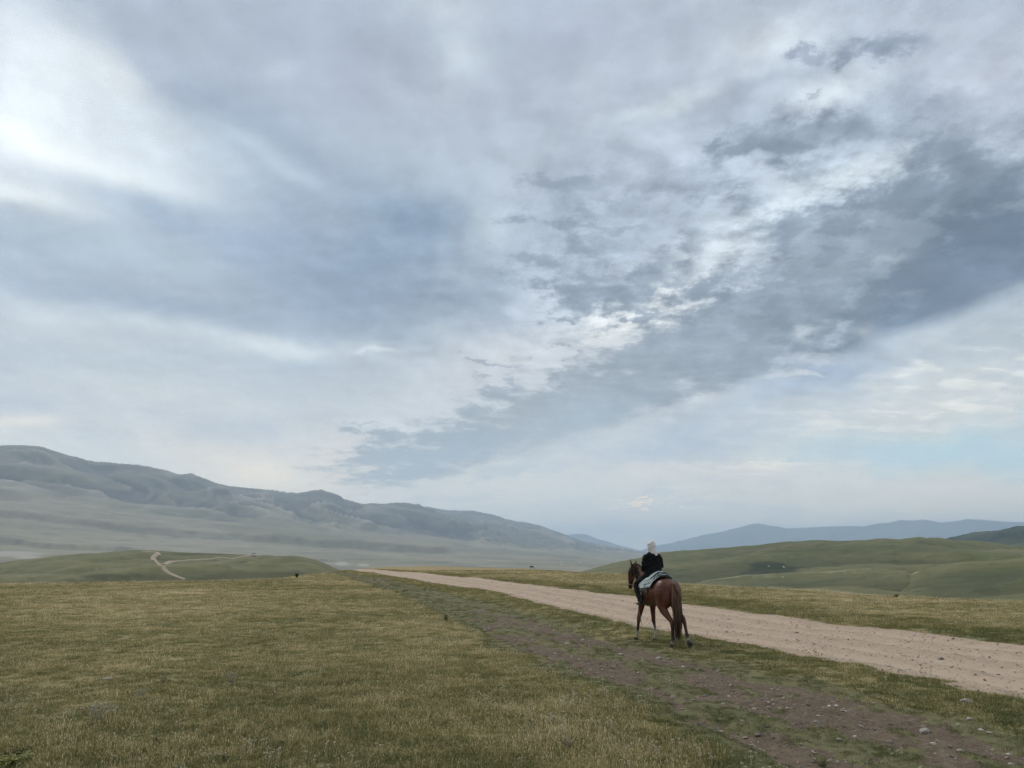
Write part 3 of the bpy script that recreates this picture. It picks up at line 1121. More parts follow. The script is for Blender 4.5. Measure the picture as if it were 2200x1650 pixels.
hill_f, L_HF = landform(
    "hill", (1440, 2080),
    [(250, -45.0), (330, [(1440, 1290), (1600, 1290), (2080, 1300)]),
     (560, [(1440, 1262), (1500, 1251), (1520, 1247), (1590, 1238), (1727, 1230), (1873, 1221), (1940, 1226), (2000, 1240), (2080, 1262)]), (800, -45.0)],
    70, turfhill, seed=231, rough=(0.7, 40.0), gully=(0.6, 2.0, 7.0, 170.0),
    pale=near_patch([(1600, 1238, 90, 1.2, 0.5), (1760, 1229, 90, 1.2, 0.5)]), az_step=0.06)
hill_g, L_HG = landform(
    "hill", (1900, 2700),
    [(230, -40.0), (310, [(1900, 1300), (2000, 1282), (2200, 1280), (2700, 1280)]),
     (520, [(1900, 1268), (1935, 1252), (1950, 1236), (1975, 1226), (2018, 1217), (2070, 1210), (2127, 1205), (2200, 1202), (2400, 1200), (2700, 1204)]), (760, -45.0)],
    70, turfhill, seed=251, rough=(0.7, 40.0), gully=(0.6, 2.0, 7.0, 170.0),
    scrub_shade=near_patch([(2080, 1263, 120, 4, 0.6)]), az_step=0.06)
hill_h, L_HH = landform(
    "hill", (2020, 2700),
    [(120, -25.0), (160, [(2020, 1310), (2200, 1300), (2700, 1300)]),
     (230, [(2020, 1300), (2080, 1286), (2130, 1280), (2200, 1275), (2400, 1268), (2700, 1266)]), (330, -32.0)],
    50, turfhill, seed=271, rough=(0.3, 20.0), az_step=0.08)
hill_l, L_HL = landform(
    "hill", (-450, 800),
    [(170, -40.0), (260, [(-450, 1262), (0, 1256), (250, 1250), (380, 1246), (420, 1247), (600, 1246), (700, 1246), (800, 1262)]),
     (400, [(-450, 1240), (0, 1236), (100, 1226), (200, 1213), (300, 1203), (330, 1206), (350, 1213), (400, 1216), (470, 1212), (560, 1212), (631, 1211), (680, 1222), (720, 1236), (800, 1258)]),
     (600, [(-450, 1222), (-100, 1216), (0, 1211), (85, 1197.5), (150, 1192), (205, 1189), (250, 1186), (293, 1183.5), (341, 1185), (443, 1190), (545, 1193.5), (590, 1196), (631, 1195.0), (655, 1198), (678, 1204), (700, 1212), (716, 1219), (760, 1234), (800, 1252)]),
     (950, -60.0)],
    140, turfhill, seed=291, rough=(0.9, 45.0), gully=(0.6, 3.0, 4.0, 130.0),
    scrub_shade=near_patch([(240, 1237, 60, 4, 0.7), (100, 1228, 90, 7, 0.35), (450, 1190, 90, 3, 0.5), (500, 1212, 30, 6, 0.3)]),
    pale=near_patch([(75, 1235, 60, 2.5, 0.35), (250, 1222, 50, 2, 0.3), (560, 1222, 120, 6, 0.25)]), az_step=0.05)


# ------------------------------------------------------------------ roads drawn over the left hill
def draped_path(name, L, polys, width, mat, lift=0.12):
    bm = bmesh.new()
    for pts in polys:
        P = [land_point(L, x, y) for x, y in pts]
        # resample
        Q = []
        for a, b_ in zip(P[:-1], P[1:]):
            k = max(2, int((b_ - a).length / 4.0))
            Q += [a.lerp(b_, i / k) for i in range(k)]
        Q.append(P[-1])
        for _ in range(6):
            Q = [Q[0]] + [(Q[i - 1] + Q[i] * 2 + Q[i + 1]) / 4 for i in range(1, len(Q) - 1)] + [Q[-1]]
        prev = None
        for i, q in enumerate(Q):
            t = (Q[min(i + 1, len(Q) - 1)] - Q[max(i - 1, 0)])
            t.z = 0
            if t.length < 1e-6:
                continue
            t.normalize()
            s = Vector((t.y, -t.x, 0))
            row = []
            w = width * (1 + 0.15 * math.sin(i * 0.7) + 0.1 * math.sin(i * 2.3))
            for u in (-1, -0.5, 0, 0.5, 1):
                p = q + s * u * w * 0.5
                z = land_height(L, p.x, p.y) + lift + (0.0 if abs(u) < 0.9 else -0.5)
                row.append(bm.verts.new((p.x, p.y, z)))
            if prev:
                for j in range(4):
                    bm.faces.new((prev[j], prev[j + 1], row[j + 1], row[j]))
            prev = row
    bmesh.ops.recalc_face_normals(bm, faces=bm.faces)
    for f in bm.faces:
        f.smooth = True
        if f.normal.z < 0:
            f.normal_flip()
    me = bpy.data.meshes.new(name)
    bm.to_mesh(me)
    bm.free()
    return link(name, me, mat, kind="structure")


def mat_plain(name, c, rough=0.9, vary=0.15, scale=0.5):
    m, T, b = new_mat(name)
    geo = T.node("ShaderNodeNewGeometry")
    n, _ = T.noise(geo.outputs["Position"], scale, 4, 0.6)
    T.l.new(T.mix(n, tuple(v * (1 - vary) for v in c), tuple(min(1, v * (1 + vary)) for v in c)), b.inputs["Base Color"])
    b.inputs["Roughness"].default_value = rough
    return m


pathmat = mat_plain("hill_road_gravel", (0.36, 0.275, 0.200), 0.95, 0.25, 0.25)
hill_road = draped_path("hill_road", L_HL, [[(398, 1245), (385, 1240), (366, 1234), (354, 1225), (347, 1216), (345, 1213)]], 3.8, pathmat)
hill_road_b = draped_path("hill_road", L_HL, [
    [(346, 1214), (340, 1210), (331, 1203), (328, 1198), (334, 1193), (342, 1190), (338, 1187), (325, 1185.5), (306, 1185)]], 3.2, pathmat, 0.3)
hill_road_c = draped_path("hill_road", L_HL, [
    [(348, 1213.5), (356, 1210.5), (366, 1207.5), (380, 1205.5), (400, 1204), (440, 1201.5), (480, 1199), (520, 1197), (552, 1195.3)]], 3.2, pathmat, 0.42)
pathmat2 = mat_plain("footpath_turf", (0.33, 0.29, 0.20), 0.95, 0.15, 0.2)
foot_a = draped_path("footpath", L_HF, [[(1505, 1251), (1560, 1242), (1620, 1236), (1700, 1231.8)], [(1760, 1229.5), (1830, 1225), (1872, 1222)]], 2.6, pathmat2, 0.1)
foot_b = draped_path("footpath", L_HG, [[(1975, 1228), (1958, 1236), (1948, 1244), (1944, 1254)]], 2.8, pathmat2, 0.2)

# ------------------------------------------------------------------ haze: one even box of air
bmh = bmesh.new()
bmesh.ops.create_cube(bmh, size=1.0)
HZ0, HZ1 = -75.0, 1250.0
bmesh.ops.scale(bmh, vec=(74000, 74000, HZ1 - HZ0), verts=bmh.verts)
bmesh.ops.translate(bmh, vec=(0, 0, (HZ0 + HZ1) / 2), verts=bmh.verts)
meh = bpy.data.meshes.new("haze")
bmh.to_mesh(meh)
bmh.free()
hm = bpy.data.materials.new("haze_air")
hm.use_nodes = True
HT = NT(hm.node_tree)
HT.n.clear()
ho = HT.node("ShaderNodeOutputMaterial")
hv = HT.node("ShaderNodeVolumePrincipled")
hv.inputs["Color"].default_value = (0.63, 0.81, 1.0, 1.0)
hv.inputs["Density"].default_value = 7.2e-5
hv.inputs["Anisotropy"].default_value = 0.2
HT.l.new(hv.outputs[0], ho.inputs["Volume"])
haze = link("haze", meh, hm, kind="stuff")
# ================================================================== grass, gravel (uncountable)
def blade_mesh(name, specs):
    """specs: list of blades (x, y, lean_dir, lean, height, width, hue, head) -> one mesh; head>0 adds a seed head"""
    V, F, H = [], [], []

    def tri(a, b_, c):
        F.append((a, b_, c))
    for (x, y, d, lean, h, w, hue, head) in specs:
        o = len(V)
        cx, cy = math.cos(d), math.sin(d)
        px_, py_ = -cy * w * 0.5, cx * w * 0.5
        mx, my, mz = x + cx * lean * 0.35 * h, y + cy * lean * 0.35 * h, h * 0.58
        tx, ty, tz = x + cx * lean * h, y + cy * lean * h, h * (1 - 0.18 * min(lean, 1.5))
        V += [(x - px_, y - py_, -0.01), (x + px_, y + py_, -0.01), (mx - px_ * 0.8, my - py_ * 0.8, mz), (mx + px_ * 0.8, my + py_ * 0.8, mz), (tx, ty, tz)]
        tri(o, o + 1, o + 3)
        tri(o, o + 3, o + 2)
        tri(o + 2, o + 3, o + 4)
        H += [hue] * 5
        if head > 0:
            o = len(V)
            s = head
            e = 0.16
            V += [(tx, ty, tz - s * 2.2), (tx - px_ * e * s * 900, ty - py_ * e * s * 900, tz - s), (tx + px_ * e * s * 900, ty + py_ * e * s * 900, tz - s * 0.9), (tx + cx * s, ty + cy * s, tz + s * 0.5)]
            tri(o, o + 2, o + 1)
            tri(o + 1, o + 2, o + 3)
            H += [1.5] * 4
    return mesh_from(name, V, F, {"hue": H}, smooth=False)


def mat_grass():
    m, T, b = new_mat("grass_blades")
    T.n.remove(b)
    out = T.n["Material Output"]
    geo = T.node("ShaderNodeNewGeometry")
    pos = geo.outputs["Position"]
    dry = dry_noise(T, pos)
    hue = T.node("ShaderNodeAttribute", attribute_name="hue").outputs["Fac"]
    trod = T.node("ShaderNodeAttribute", attribute_name="trodi", attribute_type="INSTANCER").outputs["Fac"]
    oi = T.node("ShaderNodeObjectInfo").outputs["Random"]
    k = T.m("ADD", T.m("MULTIPLY", T.m("SUBTRACT", dry, 0.485), 2.5), T.m("MULTIPLY", hue, 0.62))
    k = T.m("ADD", k, T.m("MULTIPLY", T.m("SUBTRACT", oi, 0.5), 0.45))
    k = T.m("SUBTRACT", k, T.m("MULTIPLY", trod, 0.6))
    c = T.ramp(k, [(0.0, (0.140, 0.152, 0.062)), (0.30, (0.252, 0.236, 0.098)), (0.55, (0.440, 0.352, 0.168)), (0.85, (0.640, 0.512, 0.292)), (1.0, (0.84, 0.73, 0.50))])
    d1 = T.node("ShaderNodeBsdfDiffuse")
    d2 = T.node("ShaderNodeBsdfTranslucent")
    T.l.new(c, d1.inputs[0])
    T.l.new(c, d2.inputs[0])
    mx = T.node("ShaderNodeMixShader")
    mx.inputs[0].default_value = 0.45
    T.l.new(d1.outputs[0], mx.inputs[1])
    T.l.new(d2.outputs[0], mx.inputs[2])
    T.l.new(mx.outputs[0], out.inputs["Surface"])
    return m


GRASS_MAT = mat_grass()


def scatter(name, protos, pts, rz, sc, vi, trod=None, tilt=None):
    """one uncountable mass: many copies of small meshes over points"""
    coll = bpy.data.collections.new(name + "_kinds")
    for i, me in enumerate(protos):
        o = bpy.data.objects.new("%s_kind_%02d" % (name, i), me)
        coll.objects.link(o)
    me = bpy.data.meshes.new(name)
    me.vertices.add(len(pts))
    me.vertices.foreach_set("co", np.asarray(pts, np.float32).ravel())
    a = me.attributes.new("rotv", "FLOAT_VECTOR", "POINT")
    rv = np.zeros((len(pts), 3), np.float32)
    rv[:, 2] = rz
    if tilt is not None:
        rv[:, 0] = tilt[:, 0]
        rv[:, 1] = tilt[:, 1]
    a.data.foreach_set("vector", rv.ravel())
    a = me.attributes.new("scv", "FLOAT_VECTOR", "POINT")
    sc = np.asarray(sc, np.float32)
    if sc.ndim == 1:
        sc = np.repeat(sc[:, None], 3, 1)
    a.data.foreach_set("vector", np.ascontiguousarray(sc).ravel())
    a = me.attributes.new("vi", "INT", "POINT")
    a.data.foreach_set("value", np.asarray(vi, np.int32))
    a = me.attributes.new("trodi", "FLOAT", "POINT")
    a.data.foreach_set("value", np.asarray(trod if trod is not None else np.zeros(len(pts)), np.float32))
    ob = link(name, me, None, kind="stuff")
    ng = bpy.data.node_groups.new(name + "_scatter", "GeometryNodeTree")
    ng.interface.new_socket("Geometry", in_out="INPUT", socket_type="NodeSocketGeometry")
    ng.interface.new_socket("Geometry", in_out="OUTPUT", socket_type="NodeSocketGeometry")
    gi = ng.nodes.new("NodeGroupInput")
    go = ng.nodes.new("NodeGroupOutput")
    ci = ng.nodes.new("GeometryNodeCollectionInfo")
    ci.inputs["Collection"].default_value = coll
    ci.inputs["Separate Children"].default_value = True
    ci.inputs["Reset Children"].default_value = True
    iop = ng.nodes.new("GeometryNodeInstanceOnPoints")
    iop.inputs["Pick Instance"].default_value = True

    def na(n, t):
        nd = ng.nodes.new("GeometryNodeInputNamedAttribute")
        nd.data_type = t
        nd.inputs["Name"].default_value = n
        return nd.outputs["Attribute"]
    ng.links.new(gi.outputs[0], iop.inputs["Points"])
    ng.links.new(ci.outputs[0], iop.inputs["Instance"])
    ng.links.new(na("vi", "INT"), iop.inputs["Instance Index"])
    e2r = ng.nodes.new("FunctionNodeEulerToRotation")
    ng.links.new(na("rotv", "FLOAT_VECTOR"), e2r.inputs[0])
    ng.links.new(e2r.outputs[0], iop.inputs["Rotation"])
    ng.links.new(na("scv", "FLOAT_VECTOR"), iop.inputs["Scale"])
    ng.links.new(iop.outputs[0], go.inputs[0])
    md = ob.modifiers.new("scatter", "NODES")
    md.node_group = ng
    return ob


def make_tufts():
    rnd = random.Random(3)
    out = []

    def tuft(n, rad, h0, h1, w, hue0, hue1, lean, headp):
        sp = []
        for i in range(n):
            a = rnd.uniform(0, 6.283)
            r = rad * math.sqrt(rnd.random())
            h = rnd.uniform(h0, h1) * (1 - 0.25 * r / rad)
            hd = 0.008 * rnd.uniform(0.7, 1.4) if rnd.random() < headp else 0
            sp.append((r * math.cos(a), r * math.sin(a), rnd.uniform(0, 6.283), rnd.uniform(0.05, lean), h, w * rnd.uniform(0.7, 1.3), rnd.uniform(hue0, hue1), hd))
        return sp
    # 0-2 low green turf, 3-6 mixed with dry stalks, 7-8 tall dry stalks, 9 flattened straw
    for k in range(3):
        out.append(tuft(64, 0.13, 0.012, 0.042, 0.0052, -0.2, 0.75, 1.8, 0.0))
    for k in range(4):
        out.append(tuft(54, 0.14, 0.012, 0.048, 0.0048, -0.1, 0.8, 1.8, 0.05) + tuft(14, 0.14, 0.04, 0.105, 0.0028, 0.6, 1.2, 1.0, 0.8))
    for k in range(2):
        out.append(tuft(40, 0.13, 0.015, 0.05, 0.0048, 0.1, 0.9, 1.5, 0.1) + tuft(16, 0.13, 0.07, 0.16, 0.0028, 0.7, 1.3, 0.9, 0.9))
    out.append(tuft(46, 0.15, 0.03, 0.09, 0.0040, 0.6, 1.15, 2.2, 0.0))
    ms = []
    for i, sp in enumerate(out):
        me = blade_mesh("grass_tuft", sp)
        me.materials.append(GRASS_MAT)
        ms.append(me)
    return ms


def wedge_points(n_near, r0, r1, power, az=41.0):
    """points over the view wedge, thinning with distance as r**-power"""
    q = 2.0 - power
    u = RNG.random(n_near)
    r = (r0 ** q + u * (r1 ** q - r0 ** q)) ** (1 / q)
    a = np.radians(RNG.uniform(-az, az, n_near))
    return r * np.sin(a), r * np.cos(a), r


def build_grass():
    x, y, r = wedge_points(GRASS_N, 5.2, 135.0, 1.25)
    rm = road_mask(x, y)
    tm = track_mask(x, y)
    a = np.arctan2(x, y)
    rim = np.interp(a, _rim_az, _rim_d)
    keep = (rm < 0.25) & (r < rim * 1.15) & (RNG.random(len(x)) > 1.08 * tm ** 0.7)
    x, y, r, tm = x[keep], y[keep], r[keep], tm[keep]
    z = ground_h(x, y)
    l, rr = at_y(TR_L, y), at_y(TR_R, y)
    rl = at_y(RD_L, y)
    tn = fbm(x * 0.8, y * 0.8, 3, 91) * 0.4
    wtr = np.clip((rr - l) * 0.16, 0.2, 0.5)
    trod = sst(x - l + wtr + tn, 0, wtr) * sst(rr + wtr * 1.2 - x + tn, 0, wtr)
    verge = ((x > rr) & (x < rl)).astype(float)
    # far side strip next to the road is greener and longer
    farside = sst(x - at_y(RD_R, y), 0, 0.4)
    greenst = farside * sst(x - at_y(RD_R, y) + tn, 4.5, 2.5)
    patch = fbm(x * 0.22, y * 0.22, 3, 41)
    p2 = fbm(x * 0.9, y * 0.9, 3, 43)
    tall = np.clip(0.5 + 0.5 * patch + 0.3 * p2, 0, 1)
    u = RNG.random(len(x))
    vi = np.where(u < 0.34 + 0.5 * (1 - tall), RNG.integers(0, 3, len(x)), np.where(u < 0.90, RNG.integers(3, 7, len(x)), RNG.integers(7, 10, len(x))))
    low = RNG.random(len(x)) < np.maximum(trod, 0.55 * verge)
    vi = np.where(low, RNG.integers(0, 3, len(x)), vi)
    sc = (0.75 + 0.5 * RNG.random(len(x))) * lerp(1.0, 0.62, trod) * (1 + 0.25 * tall) * lerp(1.0, 1.35, sst(r, 15, 60))
    sc = sc * (1 + 0.25 * greenst)
    hv_ = np.exp(-(((x - 3.3) / 0.9) ** 2 + ((y - 17.8) / 1.3) ** 2))
    sc = sc * (1 + 0.55 * hv_)
    sx = sc * lerp(1.0, 1.25, sst(r, 15, 60))
    s3 = np.stack([sx, sx, sc * (0.62 + 0.45 * RNG.random(len(x)))], -1)
    return scatter("grass", make_tufts(), np.stack([x, y, z - 0.004], -1), RNG.uniform(0, 6.283, len(x)), s3, vi, np.clip(trod + 0.25 * verge + 0.35 * greenst, 0, 1))


GRASS_N = 175000
grass = build_grass()


# ------------------------------------------------------------------ stones
def rock_mesh(name, seed, flat=0.6, sub=2):
    bm = bmesh.new()
    bmesh.ops.create_icosphere(bm, subdivisions=sub, radius=0.5)
    rr = random.Random(seed)
    cuts = []
    for k in range(9):
        n = Vector((rr.gauss(0, 1), rr.gauss(0, 1), rr.gauss(0, 0.8))).normalized()
        cuts.append((n, rr.uniform(0.26, 0.42)))
    for v in bm.verts:
        p = v.co.copy()
        for n, d in cuts:
            s = p.dot(n) - d
            if s > 0:
                p -= n * s * 0.92
        p *= 1 + 0.10 * (rr.random() - 0.5)
        p.x *= 1.15
        p.z *= flat
        v.co = p
    me = bpy.data.meshes.new(name)
    bm.to_mesh(me)
    bm.free()
    for p in me.polygons:
        p.use_smooth = False
    return me


def mat_stone(name, lo, hi):
    m, T, b = new_mat(name)
    geo = T.node("ShaderNodeNewGeometry")
    oi = T.node("ShaderNodeObjectInfo").outputs["Random"]
    n, _ = T.noise(geo.outputs["Position"], 30.0, 4, 0.65)
    c = T.mix(oi, lo, hi)
    c = T.mix(T.ss(n, 0.5, 0.75, 0.0, 0.5), c, tuple(v * 0.55 for v in lo))
    T.l.new(c, b.inputs["Base Color"])
    b.inputs["Roughness"].default_value = 0.9
    return m


ST_PALE = mat_stone("pale_stone", (0.25, 0.215, 0.175), (0.47, 0.42, 0.36))
ST_DARK = mat_stone("dark_stone", (0.10, 0.085, 0.07), (0.20, 0.17, 0.14))
ST_ROAD = mat_stone("road_pebble", (0.22, 0.165, 0.125), (0.56, 0.46, 0.36))
PEB = []
for k in range(5):
    me = rock_mesh("pebble", 40 + k, 0.55, 1)
    me.materials.append(ST_ROAD if k < 3 else ST_DARK)
    PEB.append(me)


def build_gravel():
    # road
    x, y, r = wedge_points(150000, 6.0, 75.0, 1.1, 40)
    rm = road_mask(x, y)
    cl = fbm(x * 0.8, y * 0.8, 3, 15)
    kp = (rm > 0.35) & (RNG.random(len(x)) < np.clip(0.35 + 0.6 * cl, 0.08, 1))
    x1, y1 = x[kp], y[kp]
    z1 = road_h(x1, y1)
    s1 = 0.014 + 0.048 * RNG.random(len(x1)) ** 5 + 0.012 * RNG.random(len(x1))
    v1 = RNG.integers(0, 5, len(x1))
    v1 = np.where((v1 >= 3) & (RNG.random(len(x1)) < 0.4), 0, v1)
    # track
    x, y, r = wedge_points(150000, 5.5, 45.0, 1.0, 40)
    tm = track_mask(x, y)
    cl = fbm(x * 0.9, y * 0.9, 3, 19)
    kp = (tm > 0.4) & (RNG.random(len(x)) < np.clip(0.25 + 0.6 * cl, 0.04, 1))
    x2, y2 = x[kp], y[kp]
    z2 = track_h(x2, y2)
    s2 = 0.012 + 0.045 * RNG.random(len(x2)) ** 5 + 0.010 * RNG.random(len(x2))
    v2 = np.where(RNG.random(len(x2)) < 0.30, RNG.integers(0, 3, len(x2)), RNG.integers(3, 5, len(x2)))
    for nm, xx, yy, zz, ss, vv in (("road_gravel", x1, y1, z1, s1, v1), ("track_gravel", x2, y2, z2, s2, v2)):
        tl = RNG.normal(0, 0.25, (len(xx), 2))
        s3 = np.stack([ss * RNG.uniform(0.8, 1.5, len(ss)), ss, ss * RNG.uniform(0.5, 0.9, len(ss))], -1)
        scatter(nm, PEB, np.stack([xx, yy, zz + ss * 0.12], -1), RNG.uniform(0, 6.283, len(xx)), s3, vv, None, tl)


build_gravel()

ROCKS = [rock_mesh("stone", 60 + k, f, 3) for k, f in enumerate((0.55, 0.7, 0.42, 0.5))]
ROCKS_D = [me.copy() for me in ROCKS]
for me in ROCKS:
    me.materials.append(ST_PALE)
for me in ROCKS_D:
    me.materials.append(ST_DARK)
_srnd = random.Random(11)


def surf_h(x, y):
    rm = float(road_mask(np.array([x]), np.array([y]))[0])
    tm = float(track_mask(np.array([x]), np.array([y]))[0])
    g = float(ground_h(np.array([x]), np.array([y]))[0])
    if rm > 0.3:
        return max(g, float(road_h(np.array([x]), np.array([y]))[0]))
    if tm > 0.3:
        return max(g, float(track_h(np.array([x]), np.array([y]))[0]))
    return g


def stone(px, py, wpx, label, group=None, dark=False, kind=None):
    x, y = px_ground(px, py)
    x, y = float(x), float(y)
    d = math.hypot(x, y)
    w = wpx / FPX * d * 0.82
    z = surf_h(x, y)
    k = _srnd.randrange(4) if kind is None else kind
    o = link("stone", (ROCKS_D if dark else ROCKS)[k], None, label=label, category="stone")
    if group:
        o["group"] = group
    o.location = (x, y, z + 0.03 * w)
    o.scale = (w, w * _srnd.uniform(0.7, 1.0), w * _srnd.uniform(0.8, 1.1))
    o.rotation_euler = (_srnd.uniform(-0.2, 0.2), _srnd.uniform(-0.2, 0.2), _srnd.uniform(-0.5, 0.5))
    return o


for a in [
    (996, 1296, 10, "round white stone at the far end of the stony track stretch"),
    (1041, 1354, 10, "small dark stone with a pale top at the left edge of the track"),
    (1220, 1380, 17, "flat pale stone in the track, a little left of the horse's forelegs"),
    (1252, 1369, 13, "dark flat stone on the grass edge just left of the horse"),
    (1267, 1391, 12, "pale stone on bare earth below the dark flat stone"),
    (1333, 1403, 16, "brown lump of stone in the track below the horse's front hooves"),
    (1310, 1339, 9, "whitish round stone on the grassy verge left of the horse"),
    (1415, 1411, 20, "large pale boulder-like stone in the track below the horse"),
    (1434, 1413, 10, "small pale stone right beside the large pale stone below the horse"),
    (1467, 1429, 12, "pale stone in the track, right of and below the horse"),
    (1817, 1524, 14, "grey-brown stone at the grass edge in the middle of the right track"),
    (2080, 1520, 26, "flat pale slab lying in the grass between track and road"),
    (2086, 1551, 16, "flat whitish stone on the grass edge above the bare track end"),
    (2107, 1570, 14, "square pale stone in the upper row of stones near the right edge"),
    (2127, 1577, 14, "pale flat stone just right of the square pale stone"),
    (2060, 1558, 11, "small pale stone left of the square pale stone"),
    (1924, 1561, 18, "long pale stone with a flat top in the right-hand track"),
    (1910, 1583, 16, "bright pale stone in the track with shadow under it"),
    (2005, 1590, 18, "flat bright stone lying alone in the right-hand bare earth"),
    (2060, 1602, 18, "grey stone in the bare earth right of the flat bright stone"),
    (2168, 1631, 18, "pale flat stone in the bottom right corner"),
    (2160, 1643, 12, "small pinkish stone below the pale flat stone in the bottom right corner"),
    (1985, 1566, 24, "long thin slab of stone level with the bare earth"),
    (1755, 1548, 16, "flat pale stone beside the grass island in the track"),
    (1620, 1524, 14, "pale flat stone left of the pair of pale stones in the track"),
    (1677, 1524, 10, "left stone of a small pale pair in the track"),
    (1691, 1523, 9, "right stone of a small pale pair in the track"),
    (1851, 1552, 11, "reddish stone standing up in the bare earth"),
    (1805, 1584, 18, "flat stone at the lower edge of the grass island"),
    (1647, 1559, 13, "dark stone in the lower rut of the track", None, True),
    (1626, 1573, 16, "dark crumbling lump in the lower rut", None, True),
    (1513, 1449, 9, "small grey stone standing in the upper rut"),
    (1490, 1498, 9, "small whitish stone at the green strip between the ruts"),
    (1447, 1490, 16, "ring-like pale stone flush with the lower rut"),
    (1682, 1643, 8, "white pebble-sized stone at the bottom edge, in the lower rut"),
    (1140, 1347, 9, "white-topped stone with dark base in the upper track"),
    (1090, 1355, 14, "pale stone among rubble where the track bends"),
    (1710, 1357, 12, "dark crumbled clod on the gravel road", None, True),
    (1762, 1357, 8, "smaller tan clod right of the dark crumbled clod on the road"),
    (1785, 1371, 8, "small pale stone on the middle of the gravel road"),
    (1772, 1337, 6, "tiny dark stone near the road's far edge", None, True),
    (2138, 1418, 9, "white flat stone on the gravel road near the right edge"),
    (1910, 1426, 12, "flat pale patch of stone on the near side of the gravel road"),
    (2020, 1410, 13, "dark flat stone on the gravel road", None, True),
    (657, 1243.5, 6, "tiny bright white stone in the meadow beside a dark shrub"),
    (1889, 1292, 9, "whitish stone in dry grass beyond the road, left of a green shrub"),
    (1278, 1258.5, 6, "small white stone in the far-side grass above the road, left of the horse"),
    (811, 1466, 14, "half-buried pale stone in the meadow left of the track"),
    (233, 1460, 20, "flat straw-coloured stone half hidden in the left meadow"),
]:
    stone(*a)
_sg = ["small loose stones on the near bare earth", "small loose stones on the track below the horse", "small stones on the narrow far track"]
_sl = ["small loose pale stone lying on the near bare earth at the bottom of the track", "small loose pale stone on the rutted track level with or just below the horse",
       "small pale stone on the narrow far stretch of trampled track"]
for i in range(64):
    t = _srnd.random()
    y = _srnd.choice([_srnd.uniform(7.0, 14), _srnd.uniform(10, 32)])
    l, r_ = float(at_y(TR_L, y)), float(at_y(TR_R, y))
    x = lerp(l, r_, _srnd.uniform(0.1, 0.95))
    d = math.hypot(x, y)
    if abs(math.atan2(x, y)) > 0.62:
        continue
    w = _srnd.uniform(0.022, 0.055)
    o = link("stone", ROCKS[_srnd.randrange(4)], None, label=_sl[0 if d < 11 else (1 if d < 17 else 2)], category="stone", group=_sg[0 if d < 11 else (1 if d < 17 else 2)])
    o.location = (x, y, surf_h(x, y) + 0.05 * w)
    o.scale = (w * 1.2, w, w * _srnd.uniform(0.7, 1.0))
    o.rotation_euler = (_srnd.uniform(-0.3, 0.3), _srnd.uniform(-0.3, 0.3), _srnd.uniform(0, 6.28))


# ------------------------------------------------------------------ wild plants
def mat_leaf(name, lo, hi, trans=0.3):
    m, T, b = new_mat(name)
    T.n.remove(b)
    geo = T.node("ShaderNodeNewGeometry")
    n, _ = T.noise(geo.outputs["Position"], 40.0, 3, 0.6)
    c = T.mix(n, lo, hi)
    d1 = T.node("ShaderNodeBsdfDiffuse")
    d2 = T.node("ShaderNodeBsdfTranslucent")
    T.l.new(c, d1.inputs[0])
    T.l.new(c, d2.inputs[0])
    mx = T.node("ShaderNodeMixShader")
    mx.inputs[0].default_value = trans
    T.l.new(d1.outputs[0], mx.inputs[1])
    T.l.new(d2.outputs[0], mx.inputs[2])
    T.l.new(mx.outputs[0], T.n["Material Output"].inputs["Surface"])
    return m


LF_DARK = mat_leaf("dark_leaf", (0.018, 0.030, 0.012), (0.050, 0.068, 0.026))
LF_GREEN = mat_leaf("green_leaf", (0.15, 0.18, 0.075), (0.27, 0.28, 0.13))
LF_SILVER = mat_leaf("silver_leaf", (0.34, 0.30, 0.22), (0.58, 0.52, 0.40))
LF_WHITE = mat_leaf("white_flower", (0.52, 0.46, 0.32), (0.80, 0.73, 0.56))
LF_STEM = mat_leaf("dry_stem", (0.09, 0.075, 0.04), (0.19, 0.155, 0.085))
LF_YELL = mat_leaf("yellow_green_leaf", (0.26, 0.27, 0.10), (0.42, 0.41, 0.18))


def tube_into(bm, pts, r0, r1, n=4):
    rings = []
    for i, p in enumerate(pts):
        p = Vector(p)
        t = (Vector(pts[min(i + 1, len(pts) - 1)]) - Vector(pts[max(i - 1, 0)])).normalized()
        a = t.orthogonal().normalized()
        b_ = t.cross(a)
        r = lerp(r0, r1, i / (len(pts) - 1))
        rings.append([bm.verts.new(p + (a * math.cos(6.2832 * k / n) + b_ * math.sin(6.2832 * k / n)) * r) for k in range(n)])
    for A, B in zip(rings[:-1], rings[1:]):
        for k in range(n):
            bm.faces.new((A[k], A[(k + 1) % n], B[(k + 1) % n], B[k]))


def leaf_into(bm, base, d, length, width, droop=0.3):
    d = Vector(d).normalized()
    s = d.cross(Vector((0, 0, 1)))
    if s.length < 0.05:
        s = Vector((1, 0, 0))
    s.normalize()
    up = s.cross(d)
    b0 = Vector(base)
    m1 = b0 + d * length * 0.5 + up * length * 0.08
    t = b0 + d * length - Vector((0, 0, droop * length))
    v = [bm.verts.new(q) for q in (b0, m1 + s * width * 0.5, t, m1 - s * width * 0.5, m1 - up * width * 0.12)]
    bm.faces.new((v[0], v[1], v[4]))
    bm.faces.new((v[1], v[2], v[4]))
    bm.faces.new((v[2], v[3], v[4]))
    bm.faces.new((v[3], v[0], v[4]))


def bm_obj(name, bm, mat, parent):
    me = bpy.data.meshes.new(name)
    bm.to_mesh(me)
    bm.free()
    return link(name, me, mat, parent)


